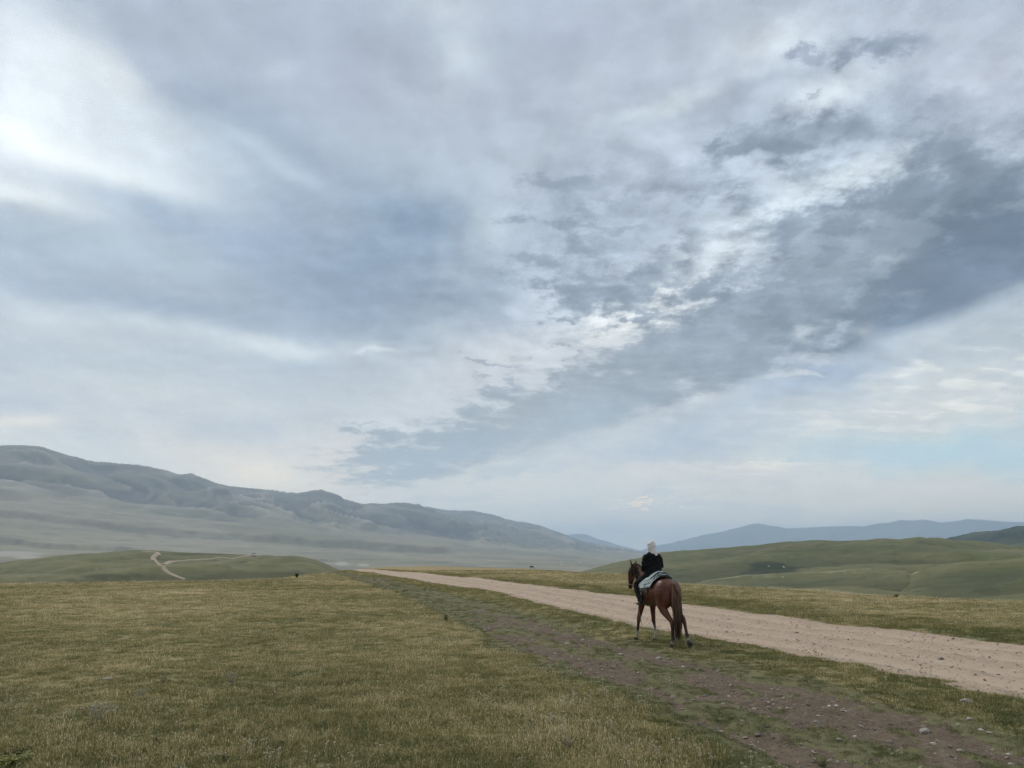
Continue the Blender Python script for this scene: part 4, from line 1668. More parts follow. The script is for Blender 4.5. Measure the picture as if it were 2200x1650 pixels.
def weed(px, py, wpx, hpx, label, name="wild_plant", leafm=LF_GREEN, flowerm=None, stems=9, leaves=8, spread=0.6, leaf=0.2, upright=1.0, cat="plant", seed=0, group=None):
    rr = random.Random(seed or int(px * 7 + py))
    x, y = [float(q) for q in px_ground(px, py)]
    d = math.hypot(x, y)
    W_, H_ = wpx / FPX * d, hpx / FPX * d
    root = bpy.data.objects.new(name, None)
    COL.objects.link(root)
    root.location = (x, y, surf_h(x, y) - 0.005)
    root.empty_display_size = 0.1
    root["label"] = label
    root["category"] = cat
    if group:
        root["group"] = group
    bs, bl, bf = bmesh.new(), bmesh.new(), bmesh.new()
    for i in range(stems):
        a = rr.uniform(0, 6.283)
        q = rr.random() ** 0.6 * spread
        tip = Vector((math.cos(a) * W_ * 0.5 * q / max(spread, 0.01), math.sin(a) * W_ * 0.5 * q / max(spread, 0.01), H_ * rr.uniform(0.6, 1.0) * upright))
        base = Vector((tip.x * 0.12, tip.y * 0.12, 0))
        mid = base.lerp(tip, 0.55) + Vector((0, 0, H_ * 0.08))
        tube_into(bs, [base, mid, tip], max(0.0035, 0.010 * H_), max(0.002, 0.005 * H_))
        for k in range(leaves):
            t = rr.uniform(0.1, 1.0)
            p = base.lerp(mid, t * 2) if t < 0.5 else mid.lerp(tip, t * 2 - 1)
            b2 = rr.uniform(0, 6.283)
            leaf_into(bl, p, (math.cos(b2), math.sin(b2), rr.uniform(-0.1, 0.9)), H_ * leaf * rr.uniform(0.6, 1.2), H_ * leaf * 0.38, 0.25)
        if flowerm:
            for k in range(8):
                o = Vector((rr.uniform(-1, 1), rr.uniform(-1, 1), rr.uniform(-0.3, 0.3))) * H_ * 0.07
                mt = Matrix.Translation(tip + o)
                bmesh.ops.create_icosphere(bf, subdivisions=1, radius=H_ * 0.026 * rr.uniform(0.6, 1.3), matrix=mt)
    bm_obj("stem", bs, LF_SILVER if leafm is LF_SILVER else LF_STEM, root)["kind"] = "stuff"
    bm_obj("leaves", bl, leafm, root)["kind"] = "stuff"
    if flowerm:
        bm_obj("flower_heads", bf, flowerm, root)["kind"] = "stuff"
    else:
        bf.free()
    return root


for kw in [
    dict(px=638, py=1243, wpx=12, hpx=9, label="small dark green shrub alone on the meadow brow", name="shrub", leafm=LF_DARK, stems=26, leaves=16, leaf=0.3, cat="shrub"),
    dict(px=1926, py=1283, wpx=12, hpx=6, label="low dark green shrub in the dry grass beyond the road", name="shrub", leafm=LF_DARK, stems=26, leaves=14, leaf=0.3, cat="shrub"),
    dict(px=822, py=1270, wpx=15, hpx=12, label="pale feathery weed on the track's left bank, tallest there", leafm=LF_SILVER, flowerm=LF_WHITE, stems=14, leaves=8),
    dict(px=804, py=1260, wpx=9, hpx=8, label="dark stalky weed just left of the pale feathery weed", leafm=LF_DARK, stems=8, leaves=8),
    dict(px=829, py=1263, wpx=7, hpx=7, label="dark narrow weed just right behind the pale feathery weed", leafm=LF_DARK, stems=6, leaves=8),
    dict(px=786, py=1260, wpx=12, hpx=6, label="pale low weed left of the dark stalky weed by the track", leafm=LF_SILVER, flowerm=LF_WHITE, stems=10, leaves=6),
    dict(px=852, py=1276, wpx=12, hpx=8, label="small dark forked weed at the meadow edge of the track", leafm=LF_DARK, stems=6, leaves=6, spread=0.9),
    dict(px=853, py=1258, wpx=34, hpx=4, label="low dark row of weeds across the far track", leafm=LF_DARK, stems=30, leaves=7),
    dict(px=912, py=1269, wpx=13, hpx=9, label="dark brown weed on the track in line with the road bend", leafm=LF_DARK, stems=10, leaves=8),
    dict(px=922, py=1253, wpx=15, hpx=5, label="flat dark weed on the road's grassy edge", leafm=LF_DARK, stems=12, leaves=7),
    dict(px=957, py=1335, wpx=24, hpx=16, label="pale green leafy plant at the border of meadow and track", leafm=LF_GREEN, flowerm=LF_WHITE, stems=16, leaves=12, leaf=0.28),
    dict(px=210, py=1548, wpx=66, hpx=30, label="silvery dead weed with white tips, largest in the left meadow", leafm=LF_SILVER, flowerm=LF_WHITE, stems=24, leaves=9, leaf=0.14),
    dict(px=190, py=1568, wpx=26, hpx=14, label="cluster of small white flower heads below the largest silvery weed", leafm=LF_GREEN, flowerm=LF_WHITE, stems=8, leaves=5),
    dict(px=497, py=1470, wpx=28, hpx=22, label="silvery feathery weed in the middle of the meadow", leafm=LF_SILVER, stems=16, leaves=8, leaf=0.14),
    dict(px=1219, py=1606, wpx=34, hpx=22, label="whitish dry weed near the bottom middle", leafm=LF_SILVER, flowerm=None, stems=16, leaves=9, leaf=0.16),
    dict(px=468, py=1426, wpx=16, hpx=12, label="small pale green weed above the silvery meadow weed", leafm=LF_SILVER, stems=8, leaves=8),
    dict(px=300, py=1494, wpx=34, hpx=14, label="low pale weed with curled stems in the left meadow", leafm=LF_SILVER, stems=12, leaves=7),
    dict(px=352, py=1468, wpx=18, hpx=16, label="slim weed with white flower heads in the meadow's left third", leafm=LF_GREEN, flowerm=LF_WHITE, stems=6, leaves=5),
    dict(px=330, py=1600, wpx=22, hpx=18, label="yellowish white umbel pair near the bottom left", leafm=LF_GREEN, flowerm=LF_WHITE, stems=5, leaves=5),
    dict(px=310, py=1622, wpx=16, hpx=14, label="white-tipped weed just below the umbel pair", leafm=LF_GREEN, flowerm=LF_WHITE, stems=4, leaves=4),
    dict(px=480, py=1640, wpx=34, hpx=16, label="white sprinkled weed at the bottom edge of the meadow", leafm=LF_GREEN, flowerm=LF_WHITE, stems=10, leaves=6),
    dict(px=524, py=1584, wpx=20, hpx=14, label="cream flower heads right of the bottom left umbels", leafm=LF_GREEN, flowerm=LF_WHITE, stems=5, leaves=4),
    dict(px=612, py=1608, wpx=30, hpx=14, label="pale flowering weed between the cream heads and the bottom middle", leafm=LF_GREEN, flowerm=LF_WHITE, stems=8, leaves=5),
    dict(px=24, py=1652, wpx=56, hpx=20, label="broad yellow-green leafy clump in the bottom left corner", leafm=LF_YELL, stems=10, leaves=10, leaf=0.75, spread=0.9),
    dict(px=34, py=1630, wpx=60, hpx=18, label="dark brown dried weed behind the bottom left leafy clump", leafm=LF_DARK, stems=18, leaves=8, leaf=0.3),
    dict(px=1694, py=1269, wpx=8, hpx=9, label="white umbel plant standing on the crest beyond the road", leafm=LF_GREEN, flowerm=LF_WHITE, stems=5, leaves=4),
    dict(px=2041, py=1312, wpx=9, hpx=14, label="thin tall weed with a pale head in the right far-side grass", leafm=LF_SILVER, flowerm=LF_WHITE, stems=3, leaves=5),
    dict(px=2108, py=1315, wpx=10, hpx=8, label="white flowering weed near the right edge beyond the road", leafm=LF_GREEN, flowerm=LF_WHITE, stems=6, leaves=4),
    dict(px=2066, py=1327, wpx=26, hpx=8, label="low scatter of white flowers below the thin tall weed", leafm=LF_GREEN, flowerm=LF_WHITE, stems=10, leaves=4),
    dict(px=1765, py=1636, wpx=46, hpx=14, label="grey-green tuft of weed on the lowest bare rut", leafm=LF_GREEN, stems=16, leaves=10, leaf=0.3),
]:
    weed(**kw)

# white yarrow specks through the meadow: nobody could count them
_fl = []
for k in range(3):
    bm = bmesh.new()
    rr = random.Random(90 + k)
    for s in range(2 + k):
        bx, by = rr.uniform(-0.03, 0.03), rr.uniform(-0.03, 0.03)
        h = rr.uniform(0.07, 0.13)
        tube_into(bm, [(bx, by, 0), (bx * 1.3, by * 1.3, h)], 0.0012, 0.001, 3)
        for f in range(6):
            bmesh.ops.create_icosphere(bm, subdivisions=1, radius=rr.uniform(0.003, 0.0055), matrix=Matrix.Translation((bx * 1.3 + rr.uniform(-0.012, 0.012), by * 1.3 + rr.uniform(-0.012, 0.012), h + rr.uniform(0, 0.006))))
    me = bpy.data.meshes.new("yarrow")
    bm.to_mesh(me)
    bm.free()
    me.materials.append(LF_WHITE)
    _fl.append(me)
fx, fy, fr = wedge_points(7000, 6.0, 60.0, 1.3)
cl = fbm(fx * 0.35, fy * 0.35, 3, 61)
kp = (cl + RNG.normal(0, 0.25, len(fx)) > 0.25) & (road_mask(fx, fy) < 0.05) & (track_mask(fx, fy) < 0.2)
fx, fy = fx[kp], fy[kp]
scatter("meadow_flowers", _fl, np.stack([fx, fy, ground_h(fx, fy)], -1), RNG.uniform(0, 6.28, len(fx)), RNG.uniform(0.7, 1.2, len(fx)), RNG.integers(0, 3, len(fx)))
# ================================================================== horse and rider
HS = 1.005
HEAD = math.radians(19.0)                      # heading, left of +Y
H_O = Vector((3.32, 17.80, 0.0))
H_O.z = float(np.mean([surf_h(H_O.x + dx_, H_O.y + dy_) for dx_, dy_ in ((0, 0), (-0.2, 0.7), (0.25, -0.75))])) - 0.015
H_MAT = Matrix.Translation(H_O) @ Matrix.Rotation(math.pi / 2 + HEAD, 4, "Z") @ Matrix.Scale(HS, 4)


def loft(bm, st, side=(0, 1, 0), n=14, caps=True):
    """closed tube through stations (pos, r_side, r_other)"""
    rings = []
    S0 = Vector(side)
    P = [Vector(s[0]) for s in st]
    for i, s in enumerate(st):
        t = (P[min(i + 1, len(P) - 1)] - P[max(i - 1, 0)]).normalized()
        sd = (S0 - t * S0.dot(t))
        if sd.length < 0.1:
            sd = t.orthogonal()
        sd.normalize()
        up = t.cross(sd)
        rings.append([bm.verts.new(P[i] + sd * s[1] * math.cos(6.28319 * k / n) + up * s[2] * math.sin(6.28319 * k / n)) for k in range(n)])
    for A, B in zip(rings[:-1], rings[1:]):
        for k in range(n):
            bm.faces.new((A[k], A[(k + 1) % n], B[(k + 1) % n], B[k]))
    if caps:
        for R_, p, q, r in ((rings[0], P[0], P[0] - P[1], st[0]), (rings[-1], P[-1], P[-1] - P[-2], st[-1])):
            c = bm.verts.new(p + q.normalized() * min(r[1], r[2]) * 0.6)
            for k in range(n):
                f = (R_[k], R_[(k + 1) % n], c)
                bm.faces.new(f[::-1] if R_ is rings[0] else f)


def ball(bm, c, r):
    bmesh.ops.create_uvsphere(bm, u_segments=14, v_segments=9, radius=1.0, matrix=Matrix.Translation(Vector(c)) @ Matrix.Diagonal((r[0], r[1], r[2], 1)))


def fuse(bm, voxel, smooth_it=4, fac=0.5, disp=None):
    """one continuous skin round everything in bm (voxel remesh + smoothing)"""
    bmesh.ops.recalc_face_normals(bm, faces=bm.faces)
    me = bpy.data.meshes.new("fuse")
    bm.to_mesh(me)
    bm.free()
    ob = bpy.data.objects.new("fuse", me)
    COL.objects.link(ob)
    r = ob.modifiers.new("r", "REMESH")
    r.mode = "VOXEL"
    r.voxel_size = voxel
    s = ob.modifiers.new("s", "SMOOTH")
    s.factor = fac
    s.iterations = smooth_it
    bpy.context.view_layer.update()
    dg = bpy.context.evaluated_depsgraph_get()
    out = bpy.data.meshes.new_from_object(ob.evaluated_get(dg))
    bpy.data.objects.remove(ob, do_unlink=True)
    bpy.data.meshes.remove(me)
    out.materials.clear()
    co = np.empty(len(out.vertices) * 3, np.float32)
    out.vertices.foreach_get("co", co)
    co = co.reshape(-1, 3)
    if disp is not None:
        no = np.empty(len(out.vertices) * 3, np.float32)
        out.vertices.foreach_get("normal", no)
        co = co + no.reshape(-1, 3) * disp(co)[:, None].astype(np.float32)
        out.vertices.foreach_set("co", co.ravel())
    out.polygons.foreach_set("use_smooth", np.ones(len(out.polygons), bool))
    out.update()
    return out, co


def add_attr(me, name, v):
    a = me.attributes.new(name, "FLOAT", "POINT")
    a.data.foreach_set("value", np.asarray(v, np.float32))


def place(o):
    o.matrix_world = H_MAT
    return o


# trunk: x, centre z, half width, half height
TRUNK = np.array([(-0.80, 1.13, 0.09, 0.11), (-0.74, 1.15, 0.18, 0.20), (-0.60, 1.155, 0.255, 0.265), (-0.42, 1.165, 0.275, 0.270), (-0.15, 1.125, 0.265, 0.265),
                  (0.10, 1.085, 0.272, 0.285), (0.32, 1.095, 0.255, 0.310), (0.50, 1.12, 0.215, 0.285), (0.66, 1.12, 0.155, 0.195), (0.74, 1.11, 0.08, 0.10)])
POLL = Vector((0.88, 0.075, 1.645))
FV = Vector((0.995, 0.10, 0)).normalized()      # where the face points
SV = Vector((-FV.y, FV.x, 0))


def HP(f, h):
    """point of the head: forward f and up h from the poll"""
    return POLL + FV * f + Vector((0, 0, h))


FEET = {"LF": (0.76, 0.13), "RF": (0.34, -0.13), "LH": (-0.85, 0.12), "RH": (-1.05, -0.13)}


def build_horse():
    bm = bmesh.new()
    loft(bm, [((x, 0, z), ry, rz) for x, z, ry, rz in TRUNK], n=22)
    # haunches and shoulders
    for s in (1, -1):
        ball(bm, (-0.52, 0.13 * s, 1.14), (0.25, 0.165, 0.27))
        ball(bm, (-0.66, 0.12 * s, 1.02), (0.15, 0.12, 0.22))
        ball(bm, (0.46, 0.12 * s, 1.08), (0.16, 0.11, 0.25))
        ball(bm, (0.62, 0.08 * s, 1.04), (0.10, 0.09, 0.13))
    ball(bm, (0.34, 0, 1.36), (0.20, 0.07, 0.075))
    # neck and head, turned a little to the left
    loft(bm, [((0.36, 0, 1.22), 0.15, 0.25), ((0.60, 0.005, 1.36), 0.125, 0.215), ((0.74, 0.025, 1.52), 0.095, 0.165), ((0.83, 0.05, 1.63), 0.078, 0.125), ((0.885, 0.07, 1.685), 0.07, 0.09)], n=16)
    loft(bm, [(HP(0, 0.045), 0.06, 0.06), (HP(0.05, -0.02), 0.088, 0.105), (HP(0.10, -0.125), 0.090, 0.120), (HP(0.135, -0.24), 0.070, 0.092), (HP(0.165, -0.36), 0.054, 0.068), (HP(0.18, -0.44), 0.054, 0.060), (HP(0.185, -0.48), 0.040, 0.045)], side=SV, n=16)
    for s in (1, -1):
        sv = SV * s
        b0 = HP(0.01, 0.055) + sv * 0.052
        loft(bm, [(b0, 0.030, 0.026), (b0 + sv * 0.014 + Vector((0.01, 0, 0.055)), 0.034, 0.018), (b0 + sv * 0.026 + Vector((0.012, 0, 0.115)), 0.022, 0.012), (b0 + sv * 0.030 + Vector((0.012, 0, 0.160)), 0.007, 0.006)], side=(FV.x, FV.y, 0), n=8)
        e = HP(0.10, -0.085) + sv * 0.080
        ball(bm, e, (0.024, 0.018, 0.022))
        nn = HP(0.20, -0.445) + sv * 0.040
        ball(bm, nn, (0.018, 0.014, 0.020))
    # legs
    for s, key in ((1, "LF"), (-1, "RF")):
        fx, fy = FEET[key]
        kx = lerp(0.43, fx, 0.55) + 0.02
        y = fy
        loft(bm, [((0.46, 0.12 * s, 1.05), 0.085, 0.13), ((0.43, y * 1.05, 0.88), 0.080, 0.110), ((lerp(0.43, kx, 0.5), y, 0.68), 0.056, 0.070), ((kx, y, 0.50), 0.046, 0.052), ((kx + 0.002, y, 0.455), 0.048, 0.052),
                  ((lerp(kx, fx - 0.03, 0.35), y, 0.37), 0.031, 0.036), ((lerp(kx, fx - 0.03, 0.75), y, 0.24), 0.030, 0.036), ((fx - 0.03, y, 0.155), 0.039, 0.046), ((fx + 0.005, y, 0.095), 0.032, 0.038), ((fx + 0.02, y, 0.07), 0.040, 0.045)], n=12)
    x, y = FEET["LH"]
    loft(bm, [((-0.50, 0.13, 1.05), 0.13, 0.21), ((-0.47, 0.155, 0.90), 0.10, 0.175), ((-0.56, 0.15, 0.76), 0.075, 0.120), ((-0.72, 0.14, 0.63), 0.052, 0.075), ((-0.82, y, 0.545), 0.044, 0.062), ((-0.845, y, 0.48), 0.042, 0.052),
              ((-0.845, y, 0.38), 0.033, 0.040), ((-0.845, y, 0.24), 0.032, 0.038), ((x - 0.01, y, 0.155), 0.040, 0.048), ((x + 0.025, y, 0.095), 0.033, 0.039), ((x + 0.04, y, 0.07), 0.041, 0.045)], n=12)
    y = -0.13
    loft(bm, [((-0.52, -0.13, 1.05), 0.13, 0.21), ((-0.54, -0.155, 0.90), 0.10, 0.170), ((-0.64, -0.15, 0.77), 0.074, 0.118), ((-0.80, y, 0.655), 0.052, 0.072), ((-0.905, y, 0.585), 0.044, 0.062), ((-0.935, y, 0.525), 0.042, 0.052),
              ((-0.965, y, 0.43), 0.033, 0.040), ((-1.00, y, 0.31), 0.032, 0.038), ((-1.025, y, 0.225), 0.040, 0.047), ((-1.045, y, 0.165), 0.034, 0.038), ((-1.055, y, 0.135), 0.042, 0.042)], n=12)
    # dock of the tail
    loft(bm, [((-0.70, 0, 1.33), 0.05, 0.05), ((-0.80, 0, 1.30), 0.045, 0.045), ((-0.87, 0, 1.20), 0.036, 0.036), ((-0.88, 0, 1.05), 0.020, 0.020)], n=10)
    me, co = fuse(bm, 0.0125, 7, 0.5)
    x, y, z = co[:, 0], co[:, 1], co[:, 2]
    # colour pattern of the coat: dark points, pale pasterns
    dark = np.clip(sst(z, 0.62, 0.34) * 0.8 + sst(x, 0.99, 1.05) * sst(z, 1.36, 1.24) * 0.9, 0, 1)
    sock = np.zeros(len(co))
    n_ = fbm(x * 40, z * 40 + y * 17, 3, 3) * 0.03
    fore = x > 0.15
    sock = np.maximum(sock, np.where(fore & (y < 0), sst(z + n_, 0.40, 0.22) * 0.95, 0))
    sock = np.maximum(sock, np.where(fore & (y > 0), sst(z + n_, 0.25, 0.17), 0))
    sock = np.maximum(sock, np.where((x < 0) & (y > 0), sst(z + n_, 0.17, 0.10) * 0.8, 0))
    sock = np.maximum(sock, np.where((x < 0) & (y < 0), sst(z + n_, 0.25, 0.17) * 0.85, 0))
    add_attr(me, "dark", dark)
    add_attr(me, "sock", sock)
    m, T, b = new_mat("chestnut_coat")
    tcn = T.node("ShaderNodeTexCoord").outputs["Object"]
    n1, _ = T.noise(tcn, 5.0, 4, 0.6)
    n2, _ = T.noise(T.v("MULTIPLY", tcn, (1.0, 1.0, 0.25)), 160.0, 2, 0.6)
    c = T.mix(n1, (0.066, 0.0200, 0.0088), (0.150, 0.049, 0.021))
    c = T.mix(T.m("MULTIPLY", n2, 0.35), c, (0.045, 0.014, 0.008))
    c = T.mix(T.node("ShaderNodeAttribute", attribute_name="dark").outputs["Fac"], c, (0.022, 0.012, 0.009))
    c = T.mix(T.node("ShaderNodeAttribute", attribute_name="sock").outputs["Fac"], c, (0.40, 0.36, 0.29))
    T.l.new(c, b.inputs["Base Color"])
    b.inputs["Roughness"].default_value = 0.42
    b.inputs["Specular IOR Level"].default_value = 0.28
    horse = link("horse", me, m, label="bay horse with white socks, walking away along the verge under a rider", category="horse")
    place(horse)

    # hooves (a look of their own)
    hm, T, b = new_mat("hoof_horn")
    n1, _ = T.noise(T.node("ShaderNodeTexCoord").outputs["Object"], 30.0, 3)
    T.l.new(T.mix(n1, (0.020, 0.016, 0.013), (0.060, 0.048, 0.038)), b.inputs["Base Color"])
    b.inputs["Roughness"].default_value = 0.6
    for key in ("LF", "RF", "LH", "RH"):
        fx, fy = FEET[key]
        bm = bmesh.new()
        if key == "RH":
            # toe down, sole turned back to the viewer, rim and frog
            M = Matrix.Translation((-1.062, fy, 0.138)) @ Matrix.Rotation(math.radians(-72), 4, "Y").inverted()
        else:
            M = Matrix.Translation((fx + (0.045 if key == "LH" else 0.025), fy, 0.075))
        n = 16
        top, bot, inn = [], [], []
        for k in range(n):
            a = 6.28319 * k / n
            top.append(bm.verts.new(M @ Vector((0.040 * math.cos(a), 0.040 * math.sin(a), 0.005))))
            bot.append(bm.verts.new(M @ Vector((0.030 + 0.066 * math.cos(a) * (1 if math.cos(a) > 0 else 0.85), 0.056 * math.sin(a), -0.075))))
            inn.append(bm.verts.new(M @ Vector((0.028 + 0.048 * math.cos(a) * (1 if math.cos(a) > 0 else 0.8), 0.041 * math.sin(a), -0.068))))
        for k in range(n):
            j = (k + 1) % n
            bm.faces.new((top[k], bot[k], bot[j], top[j]))
            bm.faces.new((bot[k], inn[k], inn[j], bot[j]))
        bm.faces.new(inn)
        bm.faces.new(top[::-1])
        frog = [bm.verts.new(M @ Vector(q)) for q in ((-0.02, 0.022, -0.069), (-0.02, -0.022, -0.069), (0.05, 0, -0.0695), (-0.01, 0, -0.08))]
        for q in ((0, 1, 3), (1, 2, 3), (2, 0, 3)):
            bm.faces.new([frog[i] for i in q])
        bmesh.ops.recalc_face_normals(bm, faces=bm.faces)
        bm_obj("hoof", bm, hm, horse)
    # eyes
    em, T, b = new_mat("horse_eye")
    b.inputs["Base Color"].default_value = (0.008, 0.005, 0.004, 1)
    b.inputs["Roughness"].default_value = 0.12
    for s in (1, -1):
        sv = SV * s
        bm = bmesh.new()
        ball(bm, HP(0.103, -0.085) + sv * 0.089, (0.017, 0.013, 0.015))
        for f in bm.faces:
            f.smooth = True
        bm_obj("eye", bm, em, horse)
    # hair
    rr = random.Random(5)

    def strands(name, gen, count, mat, w0):
        V, F, Hh = [], [], []
        for i in range(count):
            pts, hue, w = gen(i)
            side = Vector((rr.gauss(0, 1), rr.gauss(0, 1), 0))
            if side.length < 0.1:
                side = Vector((0, 1, 0))
            side.normalize()
            o = len(V)
            N = len(pts)
            for j, p in enumerate(pts):
                t = j / (N - 1)
                ww = w * w0 * (0.7 + 0.6 * math.sin(min(t * 2.2, 1.57))) * (1 - 0.8 * t * t)
                V.append(tuple(p + side * ww))
                V.append(tuple(p - side * ww))
                Hh += [hue * (1 - 0.62 * t), hue * (1 - 0.62 * t)]
            for j in range(N - 1):
                F.append((o + 2 * j, o + 2 * j + 1, o + 2 * j + 3, o + 2 * j + 2))
        me = mesh_from(name, V, F, {"hue": Hh})
        me.materials.append(mat)
        return link(name, me, None, horse)
    tm, T, b = new_mat("horse_hair")
    hue = T.node("ShaderNodeAttribute", attribute_name="hue").outputs["Fac"]
    T.l.new(T.ramp(hue, [(0.0, (0.012, 0.008, 0.006)), (0.40, (0.050, 0.025, 0.013)), (1.0, (0.27, 0.15, 0.075))]), b.inputs["Base Color"])
    b.inputs["Roughness"].default_value = 0.5

    def tail(i):
        a = rr.uniform(0, 6.283)
        q = math.sqrt(rr.random())
        t0 = rr.uniform(0, 0.35)
        root_ = Vector((-0.79 - 0.10 * t0, 0.035 * math.cos(a) * q, 1.335 - 0.28 * t0))
        L = rr.uniform(0.95, 1.24) * (1 - 0.12 * q)
        spread = 0.105
        pts = []
        for j in range(9):
            t = j / 8
            w = math.sin(min(1.0, t * 1.5) * 1.57)
            x = root_.x - 0.10 * w - 0.015 * t + spread * 0.55 * q * math.sin(a) * w
            yv = root_.y + spread * q * math.cos(a) * w * (1 - 0.35 * t) + 0.010 * math.sin(t * 7 + i) + 0.035 * t
            z = root_.z - L * (t ** 1.15) + 0.03 * math.sin(t * 3.1) * (1 - t)
            pts.append(Vector((x, yv, max(z, 0.10))))
        hue_ = rr.uniform(0.6, 1.25) if q > 0.60 else rr.uniform(0, 0.35)
        return pts, hue_, rr.uniform(0.7, 1.3)
    strands("tail", tail, 340, tm, 0.0050)

    def mane(i):
        t = rr.random()
        crest = [Vector((0.44, 0, 1.46)), Vector((0.56, 0.005, 1.565)), Vector((0.66, 0.02, 1.655)), Vector((0.77, 0.04, 1.745)), Vector((0.84, 0.062, 1.765))]
        k = min(3, int(t * 4))
        p = crest[k].lerp(crest[k + 1], t * 4 - k)
        s = 1 if rr.random() < 0.7 else -1
        L = rr.uniform(0.16, 0.30)
        pts = []
        for j in range(6):
            u = j / 5
            pts.append(p + Vector((0.02 * u + rr.uniform(-0.006, 0.006), s * (0.03 + 0.085 * math.sin(u * 1.7)) * min(1, u * 3), 0.012 * math.sin(u * 3.1) - L * u * u - 0.05 * u)))
        return pts, rr.uniform(0.1, 0.6), rr.uniform(0.7, 1.4)
    strands("mane", mane, 200, tm, 0.0045)

    def fore(i):
        p = HP(0.02, 0.09) + Vector((rr.uniform(-0.02, 0.02), rr.uniform(-0.03, 0.03), 0))
        pts = [p + FV * 0.135 * u - Vector((0, 0, 0.19 * u * u)) for u in (0, 0.25, 0.5, 0.75, 1)]
        return pts, rr.uniform(0.1, 0.5), 1.0
    strands("forelock", fore, 26, tm, 0.004)
    return horse


horse = build_horse()


def trunk_at(x):
    return [float(np.interp(x, TRUNK[:, 0], TRUNK[:, k])) for k in (1, 2, 3)]


def over_back(x, th, off):
    zc, ry, rz = trunk_at(x)
    # the withers and back sit a touch proud of the ellipse
    return Vector((x, (ry + off) * math.sin(th), zc + (rz + off) * math.cos(th)))


def cloth_mat(name, stops, attr="band", rough=0.95, weave=300.0):
    m, T, b = new_mat(name)
    f = T.node("ShaderNodeAttribute", attribute_name=attr).outputs["Fac"]
    c = T.ramp(f, stops, "CONSTANT")
    n, _ = T.noise(T.node("ShaderNodeTexCoord").outputs["Object"], weave, 2, 0.5)
    c = T.mix(T.ss(n, 0.3, 0.7, 0.0, 0.3), c, (0.05, 0.05, 0.05), "MULTIPLY")
    T.l.new(c, b.inputs["Base Color"])
    b.inputs["Roughness"].default_value = rough
    b.inputs["Sheen Weight"].default_value = 0.2
    return m


def drape(name, x0, x1, th0, th1, off, thick, mat, nx=34, nt=60, hem=0.0, label=None, cat=None, parent=None, band=None, slant=0.0, lumps=0.008, seed=0):
    """cloth laid over the horse's back, with thickness"""
    V, B = [], []
    for lay in (0, 1):
        for i in range(nx):
            u = i / (nx - 1)
            for j in range(nt):
                v = j / (nt - 1)
                th = lerp(th0, th1, v)
                x = lerp(x0, x1, u) + slant * abs(th) / 1.5
                th *= 1 + hem * math.sin(u * 9 + seed) * 0.5
                lump = lumps * float(fbm(np.array([u * 5 + seed]), np.array([v * 9]), 3, 5 + seed)[0])
                of = off(u, th) if callable(off) else off
                edge = min(u, 1 - u, v * 1.2, (1 - v) * 1.2)
                tk = thick * (1 if edge > 0.03 else 0.3)
                p = over_back(x, th, of + lump + (tk if lay else 0.0))
                V.append(tuple(p))
                B.append(band(u, v, th) if band else u)
    F = []
    n = nx * nt
    for i in range(nx - 1):
        for j in range(nt - 1):
            a = i * nt + j
            F.append((a, a + nt, a + nt + 1, a + 1))
            F.append((n + a, n + a + 1, n + a + nt + 1, n + a + nt))
    for j in range(nt - 1):
        for base in (0, (nx - 1) * nt):
            a = base + j
            F.append((a, a + 1, n + a + 1, n + a))
    for i in range(nx - 1):
        for base in (0, nt - 1):
            a = i * nt + base
            F.append((a, a + nt, n + a + nt, n + a))
    me = mesh_from(name, V, F, {"band": B})
    bm = bmesh.new()
    bm.from_mesh(me)
    bmesh.ops.recalc_face_normals(bm, faces=bm.faces)
    bm.to_mesh(me)
    bm.free()
    o = link(name, me, mat, parent)
    if label:
        o["label"] = label
        o["category"] = cat
    if parent is None:
        place(o)
    return o


R90 = math.pi / 2
# under-pad: brown felt edge, white and rose stripes
pad_mat = cloth_mat("saddle_pad_cloth", [(0.0, (0.10, 0.060, 0.038)), (0.13, (0.40, 0.37, 0.34)), (0.24, (0.26, 0.12, 0.10)), (0.34, (0.44, 0.40, 0.37)), (0.46, (0.20, 0.11, 0.09)), (0.58, (0.40, 0.36, 0.33))])
drape("saddle_pad", -0.20, 0.36, -1.62, 1.62, 0.016, 0.014, pad_mat, band=lambda u, v, th: min(u, (1.62 - abs(th)) * 0.5), slant=0.10, hem=0.03,
      label="brown-edged saddle pad with white and rose stripes under the blankets", cat="saddle pad", seed=1)
# saddle
leather, T, b = new_mat("saddle_leather")
n1, _ = T.noise(T.node("ShaderNodeTexCoord").outputs["Object"], 14.0, 4)
T.l.new(T.mix(n1, (0.020, 0.012, 0.008), (0.055, 0.030, 0.018)), b.inputs["Base Color"])
b.inputs["Roughness"].default_value = 0.45
saddle = bpy.data.objects.new("saddle", None)
COL.objects.link(saddle)
saddle["label"] = "dark leather saddle with stirrups hidden beneath the rider and blankets"
saddle["category"] = "saddle"
place(saddle)
bm = bmesh.new()
loft(bm, [((-0.20, 0, 1.455), 0.13, 0.035), ((-0.10, 0, 1.430), 0.15, 0.030), ((0.05, 0, 1.420), 0.14, 0.028), ((0.20, 0, 1.455), 0.11, 0.032)], n=14)
me, _ = fuse(bm, 0.012, 4)
link("seat", me, leather, saddle)
bm = bmesh.new()
loft(bm, [((-0.19, -0.12, 1.46), 0.02, 0.03), ((-0.21, -0.07, 1.52), 0.02, 0.035), ((-0.215, 0, 1.54), 0.02, 0.035), ((-0.21, 0.07, 1.52), 0.02, 0.035), ((-0.19, 0.12, 1.46), 0.02, 0.03)], side=(1, 0, 0), n=10)
me, _ = fuse(bm, 0.01, 3)
link("cantle", me, leather, saddle)
bm = bmesh.new()
